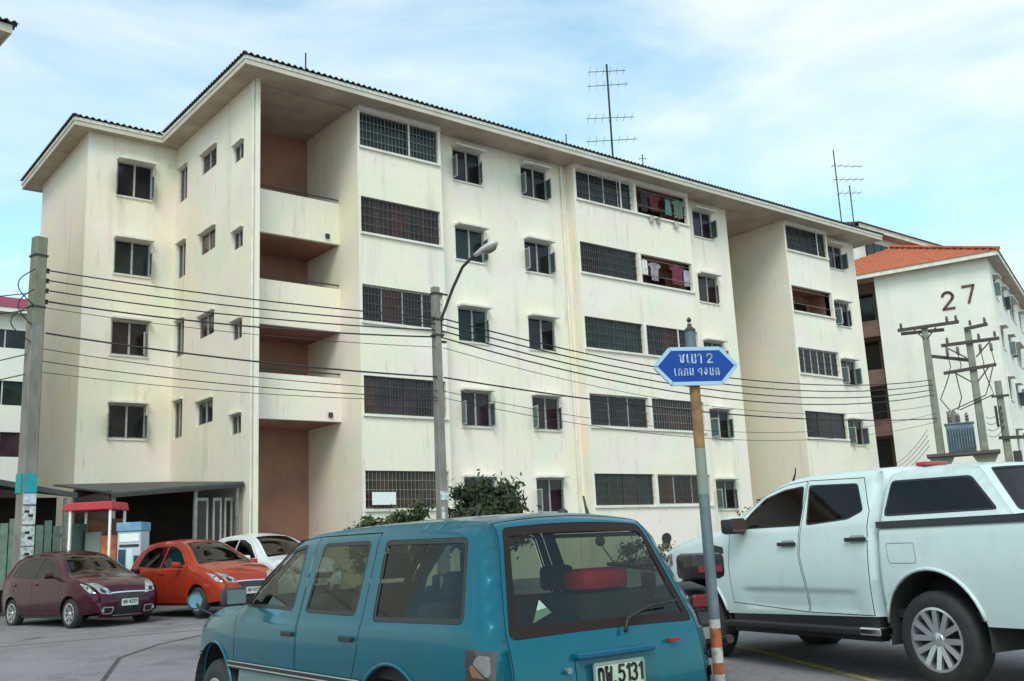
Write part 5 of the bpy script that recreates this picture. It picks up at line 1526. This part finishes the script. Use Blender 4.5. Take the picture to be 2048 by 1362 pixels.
    chart_panel('headlamp', CLEARLENS, trk, fm, rnd([(3.70, 1.02), (4.0, .95), (3.97, 1.10), (3.72, 1.16)], .03), sp=.05, off=.005, skirt=.02)
    chart_panel('fender_vent', BLACKP, trk, fm, rnd([(2.70, 1.14), (2.92, 1.16), (2.90, 1.24), (2.72, 1.21)], .02), sp=.05, off=.005, skirt=.01)
sA, sB, sC, sD = T.s_at(3.95, 1.17), T.s_at(2.72, 1.415), T.s_at(2.06, 1.80), T.s_at(.68, 1.855)
e_ = float(T.S[-1])
g0, g1 = T.s_at(4.09, .62), T.s_at(4.02, 1.08)
chart_panel('front_face', WHT, trk, tm, [(0, -VW_), (sA, -VW_), (sA, VW_), (0, VW_)], [rnd([(g0, -.48), (g1, -.48), (g1, .48), (g0, .48)], .04)], sp=.07)
chart_panel('grille', BLACKP, trk, tm, rnd([(g0, -.48), (g1, -.48), (g1, .48), (g0, .48)], .04), sp=.08, off=-.01)
for t_ in (.25, .5, .75):
    gg = g0+(g1-g0)*t_
    chart_panel('grille_bar', CHROME, trk, tm, [(gg-.012, -.45), (gg+.012, -.45), (gg+.012, .45), (gg-.012, .45)], sp=.1, off=.004, skirt=.02)
chart_panel('bonnet', WHT, trk, tm, [(sA+.008, -VW_), (sB-.005, -VW_), (sB-.005, VW_), (sA+.008, VW_)], sp=.07)
ws = [(sB+.03, -.70), (sC-.03, -.66), (sC-.03, .66), (sB+.03, .70)]
hw_ = window_set(trk, tm, ws, DKGL, 'windscreen', sp=.08, gask=.03)
chart_panel('windscreen_frame', WHT, trk, tm, [(sB, -VW_), (sC, -VW_), (sC, VW_), (sB, VW_)], [hw_], sp=.06)
chart_panel('cab_roof', WHT, trk, tm, [(sC+.001, -VW_), (sD, -VW_), (sD, VW_), (sC+.001, VW_)], sp=.06)
chart_panel('cab_back', WHT, trk, tm, [(sD+.001, -VW_), (e_, -VW_), (e_, VW_), (sD+.001, VW_)], sp=.08)
MB().box(.63, .75, -.26, .06, 1.895, 1.935).build('high_brake_lamp', REDLENS, trk, bevel=.012)
MB().tube([(1.95, .52, 1.86), (1.90, .53, 1.93), (1.88, .535, 1.99)], [.012, .008, .006], 6).build('aerial', BLACKP, trk)
c0, c1, c2 = 0, K.s_at(-.40, 1.785), float(K.S[-1])
chart_panel('canopy_roof', WHT, trk, km, [(0, -VW_), (c1, -VW_), (c1, VW_), (0, VW_)], sp=.06)
cg = [(c1+.05, -.64), (c2-.03, -.68), (c2-.03, .68), (c1+.05, .64)]
hw_ = window_set(trk, km, cg, DKGL, 'canopy_rear_window', sp=.08, gask=.02)
chart_panel('canopy_hatch', WHT, trk, km, [(c1+.001, -VW_), (c2, -VW_), (c2, VW_), (c1+.001, VW_)], [hw_], sp=.05)
MB().box(-1.07, .52, -.80, .80, .55, .62).build('bed_floor', LINER, trk)
bt_ = B_.topm(); b0 = B_.s_at(-1.07, 1.335); b1 = float(B_.S[-1])
chart_panel('tailgate', WHT, trk, bt_, [(b0, -VW_), (b1, -VW_), (b1, VW_), (b0, VW_)], sp=.07)
MB().box(-1.18, -1.08, -.82, .82, .46, .62).build('rear_bumper', CHROME, trk, bevel=.02)
MB().box(.62, 2.6, -.80, .80, .45, .55).build('floor_pan', LINER, trk)
MB().box(-1.0, 3.9, -.40, .40, .30, .45).build('chassis', LINER, trk)
for yy in (-.4, .4):
    s1_ = MB().prism([(1.50, .75), (2.0, .75), (2.0, .88), (1.62, .92), (1.40, 1.45), (1.28, 1.43), (1.42, .85)], yy-.25, yy+.25, 'y').build('seat', SEAT, trk, bevel=.04, smooth=True)
    MB().box(1.24, 1.36, yy-.12, yy+.12, 1.47, 1.64).build('headrest', SEAT, s1_, bevel=.03, smooth=True)
MB().prism([(.72, .75), (1.2, .75), (1.2, .88), (.88, .92), (.80, 1.50), (.70, 1.50)], -.66, .66, 'y').build('rear_bench', SEAT, trk, bevel=.03, smooth=True)
MB().box(2.35, 2.66, -.70, .70, .95, 1.34).build('dashboard', BLACKP, trk, bevel=.05)

# -------------------------------- small hatchbacks
def hatch(name, label, loc, rz, pm, gl, scale=1.0, plate_mat=None, rim_n=7, variant=0):
    car = thing(name, label, 'car', loc, rz)
    car.scale = (scale, scale, scale)
    hz = .05*variant
    def w_(x, z):
        w = .835-.05*np.clip((z-.62)/.45, -1, 1)**2
        w = np.where(z > .95, .80-(z-.95)*.46, w)
        w = w-np.where(x > 2.3, .20*((x-2.3)/.95)**2, 0)-np.where(x < .1, .10*((x-.1)/.8)**2, 0)
        return w
    top = [(3.10, .20), (3.20, .36), (3.22, .52), (3.16, .66), (3.0, .78), (2.62, .91+hz*.5), (2.25, .985+hz*.5), (1.98, 1.09+hz), (1.55, 1.325+hz), (1.20, 1.445+hz), (.75, 1.495+hz), (.20, 1.485+hz), (-.25, 1.42+hz), (-.50, 1.24), (-.64, .95), (-.70, .60), (-.68, .40), (-.62, .24)]
    H = Shell(top, w_, .12, .085, .04)
    hm = H.topm()
    ar_ = [(0, .335), (2.45, .335)]
    fw_p = [(1.93, 1.0+hz*.5), (1.50, 1.265+hz), (1.18, 1.375+hz), (.95, 1.395+hz), (.93, .965)]
    rw_p = [(.87, .965), (.89, 1.395+hz), (.35, 1.385+hz), (-.02, 1.27+hz), (-.14, 1.03)]
    fd = [(2.05, .34), (2.08, .95), (1.95, 1.03+hz*.5), (1.50, 1.31+hz), (1.17, 1.415+hz), (.92, 1.435+hz), (.90, .95), (.92, .34)]
    rd = [(.90, .34), (.885, .95), (.905, 1.435+hz), (.33, 1.42+hz), (-.08, 1.285+hz), (-.19, 1.0), (.18, .72), (.36, .34)]
    for sg in (1, -1):
        fm = H.side(sg)
        o_ = [tuple(p) for p in H.top if p[1] >= .26]
        o_ = o_+arch_path(o_[-1][0], o_[0][0], .26, ar_, .30)[1:-1]
        chart_panel('side_body', pm, car, fm, o_, [offpoly(fd, .001), offpoly(rd, .001)], sp=.05)
        for dp, wp, hx in ((fd, fw_p, 1.06), (rd, rw_p, .10)):
            hole = rnd(wp, .04); pane = offpoly(hole, -.014)
            d = chart_panel('door', pm, car, fm, offpoly(dp, -.005), [hole], sp=.06)
            chart_panel('window_rubber', BLACKP, d, fm, offpoly(hole, -.002), [pane], sp=.06, off=-.002, skirt=.012)
            chart_panel('glass', gl, d, fm, pane, sp=.08, off=-.006)
            yy = float(H.Y(np.array([hx]), np.array([.86]))[0])
            MB().box(hx-.09, hx+.09, min(sg*(yy+.0), sg*(yy+.03)), max(sg*(yy+.0), sg*(yy+.03)), .845, .872).build('handle', pm, d, bevel=.006)
            gap_strip(car, fm, dp, w=.010)
        for xc, R_ in ar_:
            wheel_house(car, xc, .30, .332, .44, .78, sg)
            wheel(car, xc, sg*.72, .290, .290, .19, .18, sg, rim_n)
        mo = MB().box(-.05, .07, -.09, .09, -.06, .06).build('door_mirror', pm, car, bevel=.03, smooth=True)
        mo.location = (1.80, sg*.93, 1.03)
        MB().box(-.054, -.05, -.07, .07, -.045, .045).build('mirror_glass', CHROME, mo)
        MB().box(.0, .04, min(-sg*.15, -sg*.07), max(-sg*.15, -sg*.07), -.06, -.03).build('mirror_foot', BLACKP, mo)
        MB().box(.36, 2.06, min(sg*.70, sg*.755), max(sg*.70, sg*.755), .20, .34).build('sill', pm if variant else BLACKP, car)
        # lamps: across the front corner
        h0, h1 = H.s_at(3.20, .60), H.s_at(2.82, .845)
        hp = rnd([(h0, sg*.44), (h1-.10, sg*.58), (h1, sg*.735), (h0+.06, sg*.735)], .03)
        lm_ = chart_panel('headlamp', CLEARLENS, car, hm, hp, sp=.05, off=.006, skirt=.02)
        chart_panel('lamp_core', BLACKP, lm_, hm, rnd([(h0+.05, sg*.56), (h0+.16, sg*.60), (h0+.17, sg*.68), (h0+.06, sg*.68)], .03), sp=.05, off=.010, skirt=.006)
        chart_panel('headlamp_side', CLEARLENS, car, fm, rnd([(3.06, .66), (3.15, .66), (2.95, .80), (2.72, .86)], .02), sp=.05, off=.006, skirt=.02)
        f0, f1 = H.s_at(3.17, .28), H.s_at(3.215, .40)
        fg = chart_panel('fog_lamp', BLACKP, car, hm, rnd([(f0, sg*.46), (f1, sg*.44), (f1, sg*.70), (f0, sg*.68)], .04), sp=.05, off=.005, skirt=.02)
        chart_panel('fog_ring', CHROME, fg, hm, rnd([(f0-.012, sg*.44), (f1+.012, sg*.42), (f1+.012, sg*.72), (f0-.012, sg*.70)], .04), [rnd([(f0+.006, sg*.47), (f1-.006, sg*.45), (f1-.006, sg*.69), (f0+.006, sg*.67)], .035)], sp=.05, off=.012, skirt=.02)
        fl = MB().lathe([(.004, 0), (.032, 0), (.032, .02), (.004, .02)], 14, 'x').build('fog_bulb', CLEARLENS, car)
        fl.location = (3.19, sg*.52, .335)
        chart_panel('tail_lamp', REDLENS, car, fm, rnd([(-.45, .80), (-.60, .80), (-.50, 1.10), (-.40, 1.10)], .03), sp=.05, off=.006, skirt=.02)
    sA, sB, sC, sD = H.s_at(3.05, .75), H.s_at(2.25, .985), H.s_at(1.24, 1.435+hz), H.s_at(-.28, 1.41)
    e_ = float(H.S[-1])
    chart_panel('front_bumper', pm, car, hm, [(0, -VW_), (sA, -VW_), (sA, VW_), (0, VW_)], sp=.06)
    chart_panel('bonnet', pm, car, hm, [(sA+.008, -VW_), (sB-.004, -VW_), (sB-.004, VW_), (sA+.008, VW_)], sp=.06)
    ws = [(sB+.03, -.70), (sC-.03, -.64), (sC-.03, .64), (sB+.03, .70)]
    hw_ = window_set(car, hm, ws, gl, 'windscreen', sp=.08, gask=.025)
    chart_panel('windscreen_frame', pm, car, hm, [(sB, -VW_), (sC, -VW_), (sC, VW_), (sB, VW_)], [hw_], sp=.06)
    chart_panel('roof', pm, car, hm, [(sC+.001, -VW_), (sD, -VW_), (sD, VW_), (sC+.001, VW_)], sp=.06)
    rg = [(sD+.03, -.60), (H.s_at(-.60, 1.04), -.64), (H.s_at(-.60, 1.04), .64), (sD+.03, .60)]
    hw_ = window_set(car, hm, rg, gl, 'rear_window', sp=.08, gask=.03)
    chart_panel('tailgate', pm, car, hm, [(sD+.001, -VW_), (e_, -VW_), (e_, VW_), (sD+.001, VW_)], [hw_], sp=.06)
    # grille: chrome line, lower mouth, plate
    g0, g1 = H.s_at(3.215, .58), H.s_at(3.19, .635)
    chart_panel('upper_grille', BLACKP, car, hm, rnd([(g0-.05, -.34), (g1, -.46), (g1, .46), (g0-.05, .34)], .02), sp=.07, off=.005, skirt=.02)
    chart_panel('chrome_strip', CHROME, car, hm, rnd([(g1-.012, -.46), (g1+.014, -.47), (g1+.014, .47), (g1-.012, .46)], .008), sp=.07, off=.012, skirt=.02)
    m0, m1 = H.s_at(3.15, .25), H.s_at(3.22, .46)
    chart_panel('lower_grille', BLACKP, car, hm, rnd([(m0, -.36), (m1, -.34), (m1, .34), (m0, .36)], .04), sp=.07, off=.004, skirt=.02)
    chart_panel('chrome_strip', CHROME, car, hm, [(m0-.005, -.40), (m0+.010, -.40), (m0+.010, .40), (m0-.005, .40)], sp=.07, off=.012, skirt=.02)
    pb = MB().box(3.262, 3.272, -.17, .17, .40, .53).build('number_plate', mat('plate_white', (.55, .56, .56), .5, col2=(.42, .43, .44), nscale=12), car)
    ln, wd = text_lines(['kho', 'bo', ' ', '4', '2', '1', '7'], .06, .2, .8)
    b = strokes(ln, .010, .004); b.v = [(3.274+p[1], -.14+p[0]*(.28/wd), p[2]+.445) for p in b.v]
    b.build('lettering', BLACKP, pb)
    MB().box(-.5, 2.2, -.66, .66, .20, .30).build('floor_pan', LINER, car)
    MB().box(1.75, 2.1, -.64, .64, .60, .94).build('dashboard', BLACKP, car, bevel=.05)
    for yy in (-.34, .34):
        s1_ = MB().prism([(.80, .40), (1.30, .40), (1.30, .52), (.92, .56), (.72, 1.12), (.60, 1.10), (.74, .46)], yy-.23, yy+.23, 'y').build('seat', SEAT, car, bevel=.04, smooth=True)
        MB().box(.58, .68, yy-.11, yy+.11, 1.14, 1.30).build('headrest', SEAT, s1_, bevel=.03, smooth=True)
    MB().prism([(-.1, .40), (.35, .40), (.35, .52), (.02, .56), (-.14, 1.08), (-.26, 1.06)], -.6, .6, 'y').build('rear_bench', SEAT, car, bevel=.03, smooth=True)
    return car
HG = glass('hatch_glass', (.20, .20, .20), .9)
hatch('hatchback', 'dark burgundy hatchback at the left facing the camera', (5.90, 23.54, .27), R(-78.2), paint('burgundy_paint', (.055, .004, .018), (.040, .003, .012), .28, .3), HG)
hatch('hatchback', 'orange red hatchback parked between burgundy car and teal wagon', (8.30, 22.85, .36), R(-81.1), paint('orange_red_paint', (.40, .038, .009), (.30, .024, .009), .28, .2), HG, variant=1)
hatch('hatchback', 'white hatchback mostly hidden behind the orange red car', (10.45, 24.0, .38), R(-84), paint('white_paint_small', (.68, .70, .70), (.62, .64, .64), .28, 0), HG, scale=1.06, variant=1)

# -------------------------------- scooter between wagon and pickup
MP = (7.33, 6.68)
mc = thing('scooter', 'black scooter with red tail lamp in front of the pickup bonnet', 'scooter', (MP[0], MP[1], ground_z(*MP)), R(70))
mc.scale = (1.02, 1.02, 1.02)
SCP = paint('scooter_black', (.02, .018, .02), None, .35, .2)
for x_ in (0, 1.25):
    wl_ = MB().lathe([(.17, -.05), (.27, -.05), (.285, -.03), (.285, .03), (.27, .05), (.17, .05)], 28, 'y', closed=True).build('wheel', RUBBER, mc, smooth=True)
    wl_.location = (x_, 0, .285)
    MB().lathe([(.01, -.03), (.17, -.02), (.17, .02), (.01, .03)], 16, 'y').build('rim', ALLOY, wl_, smooth=True)
MB().prism([(-.42, .62), (-.36, .84), (.35, .80), (.62, .74), (.55, .40), (.2, .36), (-.1, .52)], -.15, .15, 'y').build('tail_body', SCP, mc, bevel=.05, smooth=True)
MB().prism([(-.34, .842), (.0, .90), (.55, .82), (.60, .76), (-.3, .78)], -.14, .14, 'y').build('seat', BLACKP, mc, bevel=.04, smooth=True)
MB().box(.45, 1.0, -.16, .16, .26, .34).build('footboard', BLACKP, mc, bevel=.03)
MB().prism([(.92, .30), (1.10, .34), (1.02, 1.0), (.86, .98)], -.20, .20, 'y').build('front_shield', SCP, mc, bevel=.05, smooth=True)
MB().tube([(1.27, .0, .30), (1.02, .0, 1.0)], .035, 8).build('fork', GREYM, mc)
MB().tube([(.88, .34, 1.08), (.95, .15, 1.06), (.98, 0, 1.04), (.95, -.15, 1.06), (.88, -.34, 1.08)], .018, 8).build('handlebar', BLACKP, mc, smooth='all')
for sg in (1, -1):
    MB().tube([(.92, sg*.24, 1.07), (.95, sg*.33, 1.22), (.95, sg*.36, 1.27)], .007, 5).build('mirror_stalk', BLACKP, mc)
    mm = MB().lathe([(.004, 0), (.055, 0), (.05, .02), (.004, .03)], 14, 'x').build('mirror', BLACKP, mc, smooth=True)
    mm.location = (.94, sg*.38, 1.31)
MB().box(-.58, -.24, -.17, .17, .93, 1.16).build('top_box', SCP, mc, bevel=.05, smooth=True)
MB().box(-.592, -.582, -.12, .12, .99, 1.05).build('box_reflector', mat('dull_red_lens', (.16, .008, .012), .3), mc, bevel=.004)
MB().box(-.46, -.41, -.12, .12, .68, .80).build('tail_lamp', mat('dull_red_lens', (.16, .008, .012), .3), mc, bevel=.02)
MB().box(-.50, -.49, -.08, .08, .42, .52).build('number_plate', GREYM, mc)
MB().tube([(.0, -.20, .30), (-.45, -.22, .40)], .04, 8).build('exhaust', DARKM, mc)
MB().prism([(-.5, .55), (-.42, .66), (-.40, .60), (-.47, .38)], -.08, .08, 'y').build('mudguard', BLACKP, mc)

# ---------------------------------------------------------------- shrubs
def leafmat(name, a, c):
    return mat(name, a, .75, col2=c, nscale=1.6, nlo=.35, nhi=.65, space='World', stint=[((a[0]*1.7, a[1]*1.55, a[2]*1.2), 3.1, .5, .7, .6, (1, 1, 1))])
def shrub(name, label, loc, rad, nl, size, mt, seed, stems=5, clumps=34, flat=1.0):
    rg = random.Random(seed)
    t = thing(name, label, 'shrub', (loc[0], loc[1], ground_z(loc[0], loc[1])))
    b = MB()
    cl = []
    for i in range(clumps):
        while True:
            p = Vector((rg.uniform(-1, 1), rg.uniform(-1, 1), rg.uniform(-.9, 1)))
            if .35 < p.length < 1: break
        cl.append((Vector((p.x*rad[0], p.y*rad[1], p.z*rad[2]+loc[2])), rg.uniform(.20, .38)*min(rad)))
    for i in range(nl):
        c, r_ = cl[i % clumps]
        d = Vector((rg.gauss(0, 1), rg.gauss(0, 1), rg.gauss(0, .8)))
        p = c+d*r_*.62
        if p.z < .05: p.z = .05+rg.random()*.2
        n = Vector((rg.gauss(0, 1), rg.gauss(0, 1), rg.gauss(.5, 1))).normalized()
        u = n.orthogonal().normalized()
        u = (Matrix.Rotation(rg.uniform(0, 6.28), 3, n) @ u)
        v = n.cross(u)
        s_ = size*rg.uniform(.6, 1.3)
        b.add([p-u*s_, p-v*s_*.42+n*s_*.12, p+u*s_, p+v*s_*.42+n*s_*.12], [(0, 1, 2, 3)])
    cr = b.build('foliage', mt, t, fix=False)
    for i in range(stems):
        c, r_ = cl[(i*5) % clumps]
        MB().tube([(rg.uniform(-.15, .15), rg.uniform(-.15, .15), -.1), (c.x*.4, c.y*.4, c.z*.5), tuple(c)], [.04, .028, .012], 6).build('stem', mat('bark', (.10, .075, .05), .9, col2=(.06, .045, .03), nscale=9), t)
    return t
LG1 = leafmat('leaf_dark', (.040, .062, .022), (.020, .034, .014))
LG2 = leafmat('leaf_mid', (.070, .100, .030), (.035, .055, .020))
LG3 = leafmat('leaf_rust', (.16, .085, .045), (.08, .07, .03))
shrub('shrub', 'rounded dark green shrub right of the lamp pole', (15.1, 20.2, 1.80), (.95, .95, .95), 9000, .085, LG1, 3, clumps=46)
shrub('shrub', 'low bright green shrub left of the lamp pole', (14.0, 21.6, 1.50), (.65, .7, .70), 4200, .075, LG2, 4)
shrub('shrub', 'low green shrub below the white notice board', (13.3, 22.6, 1.35), (.55, .6, .70), 3600, .075, LG2, 5)
shrub('shrub', 'small dark shrub at the second stair recess behind the pickup', (29.8, 22.6, 1.35), (.9, .8, 1.15), 2600, .07, LG1, 6)
shrub('shrub', 'rust brown dry shrub at the wall foot beyond the wagon roof', (23.4, 22.8, .45), (1.5, .6, .55), 2600, .06, LG3, 8)
